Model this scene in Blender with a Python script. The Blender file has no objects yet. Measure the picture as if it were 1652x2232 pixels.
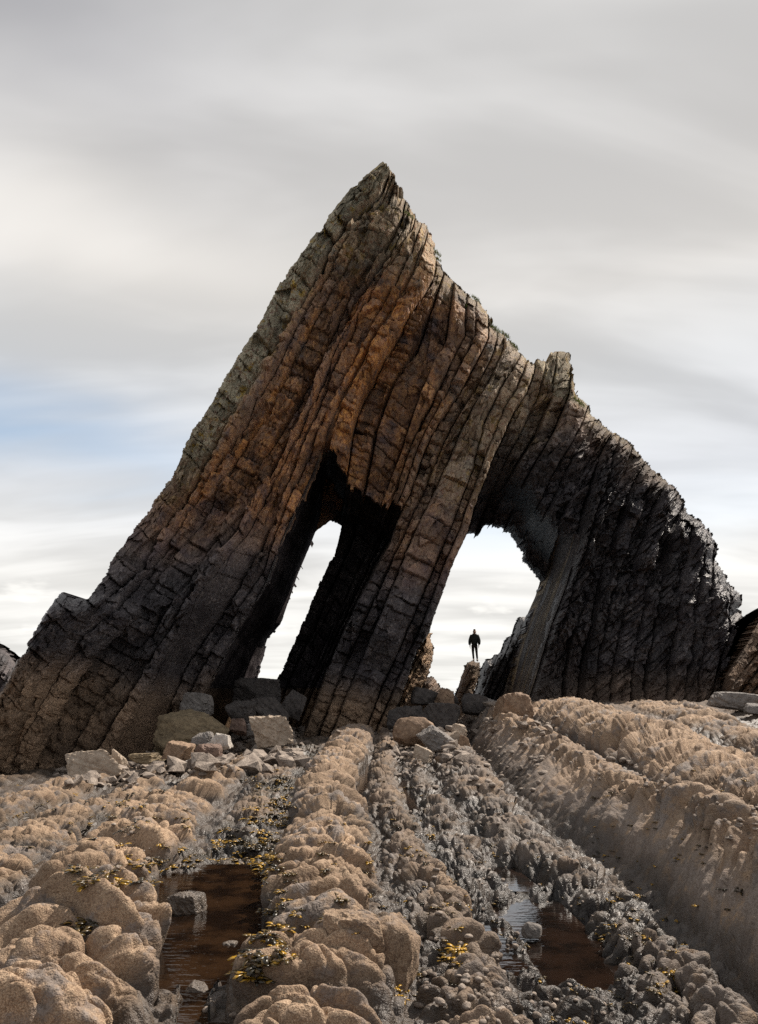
import bpy, bmesh, math, random
import numpy as np
from mathutils import Vector, Matrix
R = math.radians
S = bpy.context.scene
COL = S.collection
F = 1500.0            # focal length in photo units
VX, VY = 826.0, 1512.0  # where the horizon and the view axis meet in the photo
EYE = 2.2

# ------------------------------------------------------------------ camera
cam_d = bpy.data.cameras.new('camera'); cam = bpy.data.objects.new('camera', cam_d); COL.objects.link(cam)
cam.location = (0, 0, EYE); cam.rotation_euler = (R(90), 0, 0)
cam_d.sensor_fit = 'HORIZONTAL'; cam_d.sensor_width = 36.0
cam_d.lens = 36.0 * F / 1652.0
cam_d.shift_y = (VY - 1116.0) / 1652.0
cam_d.clip_start = 0.1; cam_d.clip_end = 30000
S.camera = cam

# ------------------------------------------------------------------ light
SUN_AZ = 52.0     # degrees to the right of the view direction
SUN_EL = 50.0
sd = bpy.data.lights.new('sun', 'SUN'); sd.energy = 5.0; sd.angle = R(0.6); sd.color = (1.0, 0.91, 0.80)
so = bpy.data.objects.new('sun', sd); COL.objects.link(so)
sv = Vector((math.sin(R(SUN_AZ)) * math.cos(R(SUN_EL)), math.cos(R(SUN_AZ)) * math.cos(R(SUN_EL)), math.sin(R(SUN_EL))))
so.rotation_euler = sv.to_track_quat('Z', 'Y').to_euler()
so.location = (20, 10, 40)
S.view_settings.view_transform = 'Standard'; S.view_settings.look = 'None'
S.view_settings.exposure = 0.47; S.view_settings.gamma = 1.0
S.cycles.use_denoising = False
S.cycles.max_bounces = 5; S.cycles.diffuse_bounces = 3; S.cycles.glossy_bounces = 3
S.cycles.sample_clamp_indirect = 4.0


class N:
    """short way to write node trees"""
    def __init__(s, tree):
        s.t = tree; tree.nodes.clear()

    def new(s, kind, **kw):
        n = s.t.nodes.new(kind)
        for k, v in kw.items():
            if k.startswith('i_'):
                n.inputs[k[2:].replace('_', ' ')].default_value = v
            elif k.startswith('n'):
                n.inputs[int(k[1:])].default_value = v
            else:
                setattr(n, k, v)
        return n

    def L(s, a, b):
        s.t.links.new(a, b)

    def val(s, x, inp):
        if isinstance(x, (int, float, tuple, list)):
            inp.default_value = x
        else:
            s.L(x, inp)

    def m(s, op, a, b=0.0, c=None, clamp=False):
        n = s.new('ShaderNodeMath', operation=op); n.use_clamp = clamp
        s.val(a, n.inputs[0]); s.val(b, n.inputs[1])
        if c is not None: s.val(c, n.inputs[2])
        return n.outputs[0]

    def ramp(s, x, lo, hi, a=0.0, b=1.0):
        n = s.new('ShaderNodeMapRange', interpolation_type='SMOOTHSTEP')
        s.val(x, n.inputs[0])
        for k, v in zip((1, 2, 3, 4), (lo, hi, a, b)): s.val(v, n.inputs[k])
        return n.outputs[0]

    def mix(s, f, a, b, mode='MIX'):
        n = s.new('ShaderNodeMix', data_type='RGBA', blend_type=mode)
        s.val(f, n.inputs[0])
        for v, i in ((a, 6), (b, 7)):
            if isinstance(v, tuple) and len(v) == 3: v = v + (1.0,)
            s.val(v, n.inputs[i])
        return n.outputs[2]

    def noise(s, vec, scale, detail=4.0, rough=0.55, dist=0.0, out=0):
        n = s.new('ShaderNodeTexNoise')
        if vec is not None: s.L(vec, n.inputs['Vector'])
        n.inputs['Scale'].default_value = scale; n.inputs['Detail'].default_value = detail
        n.inputs['Roughness'].default_value = rough; n.inputs['Distortion'].default_value = dist
        return n.outputs[out]

    def voro(s, vec, scale, feature='F1', out='Distance', rand=1.0):
        n = s.new('ShaderNodeTexVoronoi', feature=feature)
        if vec is not None: s.L(vec, n.inputs['Vector'])
        n.inputs['Scale'].default_value = scale; n.inputs['Randomness'].default_value = rand
        return n.outputs[out]


# ------------------------------------------------------------------ world: sky with soft streaked cloud
W = bpy.data.worlds.new('World'); S.world = W; W.use_nodes = True
w = N(W.node_tree)
sky = w.new('ShaderNodeTexSky', sky_type='NISHITA', sun_disc=False, sun_elevation=R(SUN_EL), sun_rotation=R(SUN_AZ))
sky.air_density = 1.0; sky.dust_density = 1.0; sky.ozone_density = 2.0
geo = w.new('ShaderNodeTexCoord')
sep = w.new('ShaderNodeSeparateXYZ'); w.L(geo.outputs['Generated'], sep.inputs[0])
dx, dy, dz = sep.outputs
az = w.m('ARCTAN2', dx, dy)
el = w.m('ARCSINE', dz)
# flat cloud layer seen in perspective
den = w.m('ADD', w.m('MAXIMUM', dz, 0.0), 0.22)
cmb = w.new('ShaderNodeCombineXYZ'); w.L(w.m('DIVIDE', dx, den), cmb.inputs[0]); w.L(w.m('DIVIDE', dy, den), cmb.inputs[1])
mp = w.new('ShaderNodeMapping'); w.L(cmb.outputs[0], mp.inputs[0])
mp.inputs['Rotation'].default_value = (0, 0, R(-16)); mp.inputs['Scale'].default_value = (0.55, 1.25, 1.0)
mp.inputs['Location'].default_value = (0.35, 0.2, 0.0)
n1 = w.noise(mp.outputs[0], 1.1, 2.5, 0.42, 0.5)
n2 = w.noise(mp.outputs[0], 3.2, 3.0, 0.45, 0.8)
mp3 = w.new('ShaderNodeMapping'); w.L(cmb.outputs[0], mp3.inputs[0])
mp3.inputs['Rotation'].default_value = (0, 0, R(-52)); mp3.inputs['Scale'].default_value = (0.8, 2.3, 1.0); mp3.inputs['Location'].default_value = (1.7, .6, 0)
n3 = w.noise(mp3.outputs[0], 1.5, 4.0, 0.5, 0.5)
strk = w.m('ADD', w.m('ADD', w.m('MULTIPLY', n1, 0.35), w.m('MULTIPLY', n2, 0.2)), w.m('MULTIPLY', n3, .45))


def blob(a0, e0, wa, we, wob=0.0):
    da = w.m('DIVIDE', w.m('SUBTRACT', az, a0), wa)
    e2 = w.m('ADD', el, w.m('MULTIPLY', w.m('SUBTRACT', n2, 0.5), wob)) if wob else el
    de = w.m('DIVIDE', w.m('SUBTRACT', e2, e0), we)
    r2 = w.m('ADD', w.m('MULTIPLY', da, da), w.m('MULTIPLY', de, de))
    return w.m('POWER', 2.718, w.m('MULTIPLY', r2, -1.0))


# cloud brightness: pale near the horizon, greyer high up
e_ramp = w.new('ShaderNodeValToRGB')
w.L(w.m('DIVIDE', el, 1.5708), e_ramp.inputs[0])
cr = e_ramp.color_ramp
cr.elements[0].position = 0.0; cr.elements[0].color = (.70, .69, .655, 1)
cr.elements[1].position = 1.0; cr.elements[1].color = (.44, .44, .45, 1)
for p, c in ((.10, (.68, .67, .645)), (.19, (.56, .575, .60)), (.27, (.54, .545, .55)), (.33, (.575, .56, .54)), (.40, (.53, .52, .51)), (.48, (.52, .515, .51)), (.60, (.49, .487, .487))):
    e = cr.elements.new(p); e.color = c + (1,)
cl = w.mix(1.0, e_ramp.outputs[0], w.ramp(strk, .38, .60, .82, 1.13), 'MULTIPLY')
cl = w.mix(w.m('MULTIPLY', blob(-.52, .745, .30, .10, .12), .6), cl, (.21, .212, .238))
cl = w.mix(w.m('MULTIPLY', blob(.38, .80, .22, .06, .10), .35), cl, (.62, .60, .58))
cl = w.mix(w.m('MULTIPLY', blob(-.40, .545, .40, .05, .10), .5), cl, (.72, .69, .65))
blue = w.m('MULTIPLY', w.m('MAXIMUM', blob(-.60, .322, .36, .050, .10), w.m('MULTIPLY', blob(.50, .235, .22, .035, .08), .22)), .78)
blue = w.m('MAXIMUM', blue, w.m('MULTIPLY', blob(.18, .235, .16, .03, .05), .35))
skyc = w.mix(1.0, sky.outputs[0], (.150, .138, .118), 'MULTIPLY')
tot = w.mix(blue, cl, skyc)
tot = w.mix(w.ramp(dy, -.75, .25, .45, 0.0), tot, (.16, .19, .24))
# little low cumulus puffs
cp = w.new('ShaderNodeCombineXYZ'); w.L(w.m('MULTIPLY', az, 9.0), cp.inputs[0]); w.L(w.m('MULTIPLY', el, 26.0), cp.inputs[1])
puff = w.noise(cp.outputs[0], 1.0, 4.0, .55)
pm = w.m('MULTIPLY', w.ramp(puff, .56, .70), w.m('MULTIPLY', w.ramp(el, .04, .08), w.ramp(el, .14, .20, 1, 0)))
tot = w.mix(w.m('MULTIPLY', pm, .45), tot, (.93, .91, .86))
bg = w.new('ShaderNodeBackground'); bg.inputs[1].default_value = 0.1
w.L(w.mix(1.0, tot, (10.0, 10.0, 10.0), 'MULTIPLY'), bg.inputs[0])
wo = w.new('ShaderNodeOutputWorld'); w.L(bg.outputs[0], wo.inputs[0])


# ------------------------------------------------------------------ numpy noise
def hsh(ix, iy, seed):
    n = (ix.astype(np.int64) * 374761393 + iy.astype(np.int64) * 668265263 + int(seed) * 974634777) & 0xFFFFFFFF
    n = ((n ^ (n >> 13)) * 1274126177) & 0xFFFFFFFF
    n = ((n ^ (n >> 15)) * 2246822519) & 0xFFFFFFFF
    n = n ^ (n >> 16)
    return (n & 0xFFFFFF).astype(np.float64) / float(0xFFFFFF)


def vn(x, y, seed):
    xi = np.floor(x); yi = np.floor(y); fx = x - xi; fy = y - yi
    fx = fx * fx * fx * (fx * (fx * 6 - 15) + 10); fy = fy * fy * fy * (fy * (fy * 6 - 15) + 10)
    a = hsh(xi, yi, seed); b = hsh(xi + 1, yi, seed); c = hsh(xi, yi + 1, seed); d = hsh(xi + 1, yi + 1, seed)
    return (a * (1 - fx) + b * fx) * (1 - fy) + (c * (1 - fx) + d * fx) * fy * 1.0


def fbm(x, y, seed, octv=4, gain=0.5):
    s = 0; a = 1.0; t = 0
    for o in range(octv):
        s = s + a * (vn(x * 2 ** o + 17.3 * o, y * 2 ** o - 9.1 * o, seed + o) - 0.5); t += a; a *= gain
    return s / t * 2


def worley(x, y, seed, jit=0.9):
    xi = np.floor(x); yi = np.floor(y)
    f1 = np.full(x.shape, 9.0); f2 = f1.copy()
    gx = np.zeros(x.shape); gy = np.zeros(x.shape); idx = np.zeros(x.shape); idy = np.zeros(x.shape)
    for a in (-1, 0, 1):
        for b in (-1, 0, 1):
            cx = xi + a; cy = yi + b
            px = cx + 0.5 + (hsh(cx, cy, seed) - .5) * jit; py = cy + 0.5 + (hsh(cx, cy, seed + 71) - .5) * jit
            ex = x - px; ey = y - py; d = np.sqrt(ex * ex + ey * ey)
            m = d < f1
            f2 = np.where(m, f1, np.minimum(f2, d))
            f1 = np.where(m, d, f1)
            gx = np.where(m, ex, gx); gy = np.where(m, ey, gy); idx = np.where(m, cx, idx); idy = np.where(m, cy, idy)
    return f1, f2, gx, gy, idx, idy


def facets(x, y, seed, tilt=.35, off=.3):
    """broken rock: every cell is a small tilted plane"""
    f1, f2, gx, gy, ix, iy = worley(x, y, seed)
    a = hsh(ix, iy, seed + 11) - .5; b = hsh(ix, iy, seed + 12) - .5; c = hsh(ix, iy, seed + 13) - .5
    return 2 * tilt * (a * gx + b * gy) + 2 * off * c, f2 - f1


def sst(a, b, x):
    t = np.clip((x - a) / (b - a), 0, 1)
    return t * t * (3 - 2 * t)


# ------------------------------------------------------------------ materials
def base_mat(name):
    m = bpy.data.materials.new(name); m.use_nodes = True
    n = N(m.node_tree)
    p = n.new('ShaderNodeBsdfPrincipled'); o = n.new('ShaderNodeOutputMaterial'); n.L(p.outputs[0], o.inputs[0])
    return m, n, p


def bump(n, p, h, strength=.5, dist=.05):
    b = n.new('ShaderNodeBump'); b.inputs['Strength'].default_value = strength; b.inputs['Distance'].default_value = dist
    n.L(h, b.inputs['Height']); n.L(b.outputs[0], p.inputs['Normal'])


def obj_vec(n):
    return n.new('ShaderNodeNewGeometry').outputs['Position']


def cliff_material():
    """bedded sandstone: rust, purple brown, grey lichen, black (tidal lichen plus painted shade) and barnacle brown, by vertex masks"""
    m, n, p = base_mat('cliff_rock')
    pos = obj_vec(n)
    at = n.new('ShaderNodeAttribute', attribute_name='zone'); sp = n.new('ShaderNodeSeparateColor'); n.L(at.outputs['Color'], sp.inputs[0])
    rust, lich, dark = sp.outputs; barn = at.outputs['Alpha']
    blk = n.new('ShaderNodeAttribute', attribute_name='block').outputs['Fac']
    a = n.noise(pos, 1.3, 5, .6); b = n.noise(pos, 6.0, 5, .65); c = n.noise(pos, 26.0, 4, .7)
    col = n.mix(n.ramp(a, .35, .66), (.078, .052, .049), (.160, .112, .086))
    col = n.mix(n.ramp(b, .55, .75), col, (.205, .165, .13))
    ru = n.mix(n.ramp(b, .35, .70), (.190, .072, .028), (.46, .215, .055))
    ru = n.mix(n.ramp(n.noise(pos, 2.6, 4, .6), .50, .64), ru, (.22, .115, .062))
    col = n.mix(n.m('MULTIPLY', rust, n.ramp(a, .30, .52), clamp=True), col, ru)
    li = n.mix(n.ramp(c, .42, .62), (.150, .128, .088), (.30, .265, .195))
    col = n.mix(n.m('MULTIPLY', lich, n.ramp(b, .30, .52), clamp=True), col, li)
    ye = n.m('MULTIPLY', n.m('MULTIPLY', n.ramp(n.noise(pos, 1.7, 5, .7),   .55, .64), lich), .85)
    col = n.mix(ye, col, (.24, .155, .028))
    da = n.mix(n.ramp(b, .45, .75), (.040, .035, .037), (.120, .104, .100))
    col = n.mix(dark, col, da)
    da = n.mix(n.m('MULTIPLY', dark, n.ramp(n.noise(pos, .9, 4, .6), .42, .60)), da, (.026, .022, .024))
    col = n.mix(dark, col, da)
    br = n.mix(n.ramp(c, .40, .66), (.080, .052, .032), (.245, .165, .105))
    col = n.mix(barn, col, br)
    col = n.mix(1.0, col, n.ramp(blk, 0.0, 1.0, .85, 2.25), 'MULTIPLY')
    # thin pale quartz veins
    ve = n.m('MULTIPLY', n.ramp(n.voro(pos, 1.7, 'DISTANCE_TO_EDGE'), .0, .010, 1, 0), n.ramp(a, .52, .6))
    col = n.mix(n.m('MULTIPLY', ve, .35), col, (.36, .31, .26))
    n.L(col, p.inputs['Base Color'])
    n.L(n.ramp(n.m('ADD', dark, n.m('MULTIPLY', b, .35)), .6, 1.25, .82, .46), p.inputs['Roughness']); n.L(n.m('MULTIPLY', n.m('SUBTRACT', 1.0, lich), .42, clamp=True), p.inputs['Specular IOR Level'])
    mp2 = n.new('ShaderNodeMapping'); n.L(pos, mp2.inputs[0]); mp2.inputs['Rotation'].default_value = (0, R(-28), 0); mp2.inputs['Scale'].default_value = (2.2, 1, .9)
    cr_ = n.ramp(n.voro(mp2.outputs[0], 1.9, 'DISTANCE_TO_EDGE'), 0, .06)
    cr2 = n.ramp(n.voro(mp2.outputs[0], 5.5, 'DISTANCE_TO_EDGE'), 0, .09)
    h = n.m('ADD', n.m('MULTIPLY', b, .9), n.m('MULTIPLY', c, .55))
    h = n.m('ADD', h, n.m('ADD', n.m('MULTIPLY', cr_, .35), n.m('MULTIPLY', cr2, .22)))
    bump(n, p, h, .85, .10)
    return m


def shore_material():
    """barnacled rock: tan speckle on top, bare grey patches, dark and glossy where it stays wet"""
    m, n, p = base_mat('barnacled_rock')
    pos = obj_vec(n)
    at = n.new('ShaderNodeAttribute', attribute_name='zone'); sp = n.new('ShaderNodeSeparateColor'); n.L(at.outputs['Color'], sp.inputs[0])
    wet, grey, weed = sp.outputs; tone = at.outputs['Alpha']
    a = n.noise(pos, 1.1, 5, .6); b = n.noise(pos, 5.0, 5, .62); c = n.noise(pos, 34.0, 3, .7); d = n.noise(pos, 120.0, 2, .6)
    ba = n.voro(pos, 75.0); bb = n.voro(pos, 150.0)
    col = n.mix(n.ramp(d, .36, .64), (.205, .132, .079), (.42, .300, .200))
    col = n.mix(n.ramp(ba, .10, .34, .45, 0), col, (.72, .57, .39))
    col = n.mix(n.m('MULTIPLY', n.ramp(c, .50, .64), .7), col, (.125, .070, .038))
    col = n.mix(n.m('MULTIPLY', n.ramp(b, .50, .68), .45), col, (.21, .125, .072))
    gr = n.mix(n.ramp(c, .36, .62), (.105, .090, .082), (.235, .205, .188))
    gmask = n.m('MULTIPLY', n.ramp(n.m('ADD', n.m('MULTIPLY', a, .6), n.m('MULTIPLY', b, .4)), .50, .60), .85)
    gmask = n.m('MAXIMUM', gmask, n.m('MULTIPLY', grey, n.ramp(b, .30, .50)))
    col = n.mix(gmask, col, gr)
    wc = n.mix(n.ramp(b, .40, .65), (.018, .014, .011), (.075, .058, .048))
    wmask = n.m('MULTIPLY', wet, n.ramp(n.m('ADD', a, n.m('MULTIPLY', b, .4)), .45, .75, .55, 1.0))
    col = n.mix(wmask, col, wc)
    col = n.mix(n.m('MULTIPLY', weed, n.ramp(c, .40, .58)), col, (.030, .022, .008))
    lim = n.ramp(n.voro(pos, 4.5), .018, .030, 1, 0)
    col = n.mix(n.m('MULTIPLY', lim, .8), col, (.52, .45, .36))
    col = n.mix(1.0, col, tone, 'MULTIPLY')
    blot = n.ramp(n.noise(pos, 2.3, 6, .7), .40, .62)
    col = n.mix(n.m('MULTIPLY', blot, .42), col, n.mix(1.0, col, (.50, .44, .39), 'MULTIPLY'))
    n.L(col, p.inputs['Base Color'])
    n.L(n.ramp(n.m('SUBTRACT', wmask, n.m('MULTIPLY', c, .35)), .1, .6, .86, .42), p.inputs['Roughness'])
    crk = n.ramp(n.voro(pos, 2.2, 'DISTANCE_TO_EDGE'), 0, .03)
    h = n.m('ADD', n.m('MULTIPLY', b, .6), n.m('MULTIPLY', c, .42))
    h = n.m('ADD', h, n.m('ADD', n.m('MULTIPLY', d, .16), n.m('MULTIPLY', ba, -.10)))
    h = n.m('ADD', h, n.m('MULTIPLY', crk, .12))
    bump(n, p, h, .75, .05)
    return m


def stone_material(name, c1, c2, speck=.3, rough=.8):
    m, n, p = base_mat(name)
    pos = obj_vec(n)
    b = n.noise(pos, 5.0, 5, .65); c = n.noise(pos, 30.0, 4, .7); a = n.noise(pos, 1.4, 3, .5)
    col = n.mix(n.ramp(n.m('ADD', n.m('MULTIPLY', b, .6), n.m('MULTIPLY', c, .4)), .38, .62), c1, c2)
    col = n.mix(n.m('MULTIPLY', n.ramp(a, .5, .65), speck), col, tuple(x * .55 for x in c1))
    ve = n.ramp(n.voro(pos, 2.6, 'DISTANCE_TO_EDGE'), 0, .012, .35, 0)
    col = n.mix(ve, col, tuple(min(.6, x * 1.7) for x in c2))
    n.L(col, p.inputs['Base Color']); p.inputs['Roughness'].default_value = rough
    bump(n, p, n.m('ADD', b, n.m('MULTIPLY', c, .5)), .7, .06)
    return m


def plain_material(name, col, rough=.7, var=.25):
    m, n, p = base_mat(name)
    pos = obj_vec(n)
    b = n.noise(pos, 18.0, 4, .6)
    n.L(n.mix(n.ramp(b, .35, .65), tuple(x * (1 - var) for x in col), tuple(min(1, x * (1 + var)) for x in col)), p.inputs['Base Color'])
    p.inputs['Roughness'].default_value = rough
    return m


def water_material(name, c1, c2, rough=.02, wave=.012, scale=9.0, ior=1.45):
    m, n, p = base_mat(name)
    pos = obj_vec(n)
    n.L(n.mix(n.ramp(n.noise(pos, 2.4, 4, .6), .4, .62), c1, c2), p.inputs['Base Color'])
    p.inputs['Roughness'].default_value = rough; p.inputs['IOR'].default_value = ior
    mp = n.new('ShaderNodeMapping'); n.L(pos, mp.inputs[0]); mp.inputs['Scale'].default_value = (.6, 1.8, 1)
    bump(n, p, n.noise(mp.outputs[0], scale, 3, .5), .5, wave)
    return m


def weed_material():
    m, n, p = base_mat('seaweed')
    oi = n.new('ShaderNodeAttribute', attribute_name='hue').outputs['Fac']
    col = n.mix(n.ramp(oi, .45, .62), (.020, .014, .004), (.075, .045, .007))
    col = n.mix(n.ramp(oi, .70, .98), col, (.34, .19, .012))
    n.L(col, p.inputs['Base Color']); p.inputs['Roughness'].default_value = .33
    return m


MAT = {
    'cliff': cliff_material(), 'shore': shore_material(), 'weed': weed_material(),
    'pale': stone_material('pale_boulder', (.27, .205, .15), (.46, .37, .285)),
    'grey': stone_material('grey_boulder', (.12, .105, .095), (.25, .225, .205)),
    'white': stone_material('bleached_boulder', (.34, .30, .26), (.58, .53, .47)),
    'brown': stone_material('brown_boulder', (.14, .085, .052), (.32, .215, .14)),
    'red': stone_material('red_boulder', (.115, .072, .056), (.25, .165, .125)),
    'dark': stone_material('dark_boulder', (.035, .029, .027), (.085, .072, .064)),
    'olive': stone_material('olive_boulder', (.11, .080, .045), (.24, .18, .105)),
    'wetrock': stone_material('wet_rock', (.060, .045, .034), (.155, .125, .100), .4, .38),
    'stone': stone_material('pebble_stone', (.13, .10, .08), (.34, .28, .23)),
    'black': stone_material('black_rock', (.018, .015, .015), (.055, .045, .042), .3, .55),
    'pool_brown': water_material('pool_water', (.006, .003, .0015), (.022, .011, .005)),
    'pool_clear': water_material('clear_pool_water', (.006, .004, .003), (.016, .009, .006), .02, .006, 9.0, 2.1),
    'sea': water_material('sea_water', (.06, .10, .14), (.08, .13, .17), .12, .2, .5),
    'hill': plain_material('far_coast', (.20, .29, .40), .95, .1),
    'moss': plain_material('moss', (.17, .19, .04), .9, .5),
    'jacket': plain_material('jacket_cloth', (.012, .017, .015), .75),
    'trouser': plain_material('trouser_cloth', (.022, .015, .013), .8),
    'skin': plain_material('skin', (.42, .25, .17), .55, .08),
    'hair': plain_material('hair', (.19, .115, .05), .6),
    'boot': plain_material('boot_leather', (.015, .012, .010), .6),
}


# ------------------------------------------------------------------ object helpers
def link(o, parent=None):
    COL.objects.link(o)
    if parent is not None: o.parent = parent
    return o


def tag(o, label=None, cat=None, group=None, kind=None):
    if label: o['label'] = label
    if cat: o['category'] = cat
    if group: o['group'] = group
    if kind: o['kind'] = kind
    return o


def np_mesh(name, V, Q, mat, parent=None, smooth=False, zone=None, block=None):
    """a mesh from arrays of vertices and quads"""
    used = np.zeros(len(V), bool); used[Q.ravel()] = True
    mp_ = np.cumsum(used) - 1
    V2 = V[used]; Q2 = mp_[Q].astype(np.int32)
    me = bpy.data.meshes.new(name)
    me.vertices.add(len(V2)); me.vertices.foreach_set('co', V2.astype(np.float32).ravel())
    me.loops.add(Q2.size); me.loops.foreach_set('vertex_index', Q2.ravel())
    me.polygons.add(len(Q2)); me.polygons.foreach_set('loop_start', np.arange(0, Q2.size, 4, dtype=np.int32))
    try: me.polygons.foreach_set('loop_total', np.full(len(Q2), 4, np.int32))
    except Exception: pass
    me.polygons.foreach_set('use_smooth', np.full(len(Q2), smooth, bool))
    me.update(calc_edges=True)
    if zone is not None:
        ca = me.attributes.new('zone', 'FLOAT_COLOR', 'POINT'); ca.data.foreach_set('color', zone[used].astype(np.float32).ravel())
    if block is not None:
        fa = me.attributes.new('block', 'FLOAT', 'POINT'); fa.data.foreach_set('value', block[used].astype(np.float32).ravel())
    me.materials.append(mat)
    o = bpy.data.objects.new(name, me)
    return link(o, parent)


def bm_obj(name, bm, mat, parent=None, smooth=False):
    me = bpy.data.meshes.new(name); bm.to_mesh(me); bm.free()
    me.materials.append(mat)
    for p in me.polygons: p.use_smooth = smooth
    return link(bpy.data.objects.new(name, me), parent)


def at(px, py, Y):
    """the point of the place at distance Y that the photo shows at px, py"""
    return Vector(((px - VX) / F * Y, Y, EYE - (py - VY) / F * Y))


def in_poly(px, py, poly):
    c = np.zeros(px.shape, bool); n = len(poly)
    for i in range(n):
        x1, y1 = poly[i]; x2, y2 = poly[(i + 1) % n]
        if y1 == y2: continue
        m = ((y1 > py) != (y2 > py)) & (px < (x2 - x1) * (py - y1) / (y2 - y1) + x1)
        c ^= m
    return c


def poly_dist(px, py, poly, closed=True):
    d = np.full(px.shape, 1e9); n = len(poly)
    for i in range(n if closed else n - 1):
        x1, y1 = poly[i]; x2, y2 = poly[(i + 1) % n]
        ex, ey = x2 - x1, y2 - y1
        t = np.clip(((px - x1) * ex + (py - y1) * ey) / (ex * ex + ey * ey + 1e-9), 0, 1)
        d = np.minimum(d, np.hypot(px - x1 - t * ex, py - y1 - t * ey))
    return d


def solid(front, back, keep):
    """quads of a closed body: front sheet, back sheet and the walls between them where the sheet ends.
    front/back: (r, c, 3) arrays; keep: (r-1, c-1) bools.  Returns V, Q and for each quad its cell"""
    r, c = keep.shape; C = c + 1; n = (r + 1) * C
    ii, jj = np.nonzero(keep)
    a = ii * C + jj
    Qf = np.stack([a, a + C, a + C + 1, a + 1], 1)
    Qb = np.stack([a + n, a + 1 + n, a + C + 1 + n, a + C + n], 1)
    kp = np.zeros((r + 2, c + 2), bool); kp[1:-1, 1:-1] = keep
    out = [Qf, Qb]; cell = [np.arange(len(a)), np.arange(len(a))]
    for di, dj, p, q in ((-1, 0, 0, 1), (1, 0, C + 1, C), (0, -1, C, 0), (0, 1, 1, C + 1)):
        e = np.nonzero(~kp[ii + 1 + di, jj + 1 + dj])[0]
        b = a[e]
        out.append(np.stack([b + p, b + q, b + q + n, b + p + n], 1)); cell.append(e)
    V = np.concatenate([front.reshape(-1, 3), back.reshape(-1, 3)])
    return V, np.concatenate(out), np.concatenate(cell), ii, jj


def rays(px, py, Y):
    return np.stack([(px - VX) / F * Y, Y, EYE - (py - VY) / F * Y], -1)


# ================================================================== ROCK ARCH
# bedding lines of the cliff, top to bottom, left to right: (y, x) along each
def curve(*pts):
    a = np.array(sorted((y, x) for x, y in pts)); return a


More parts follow.
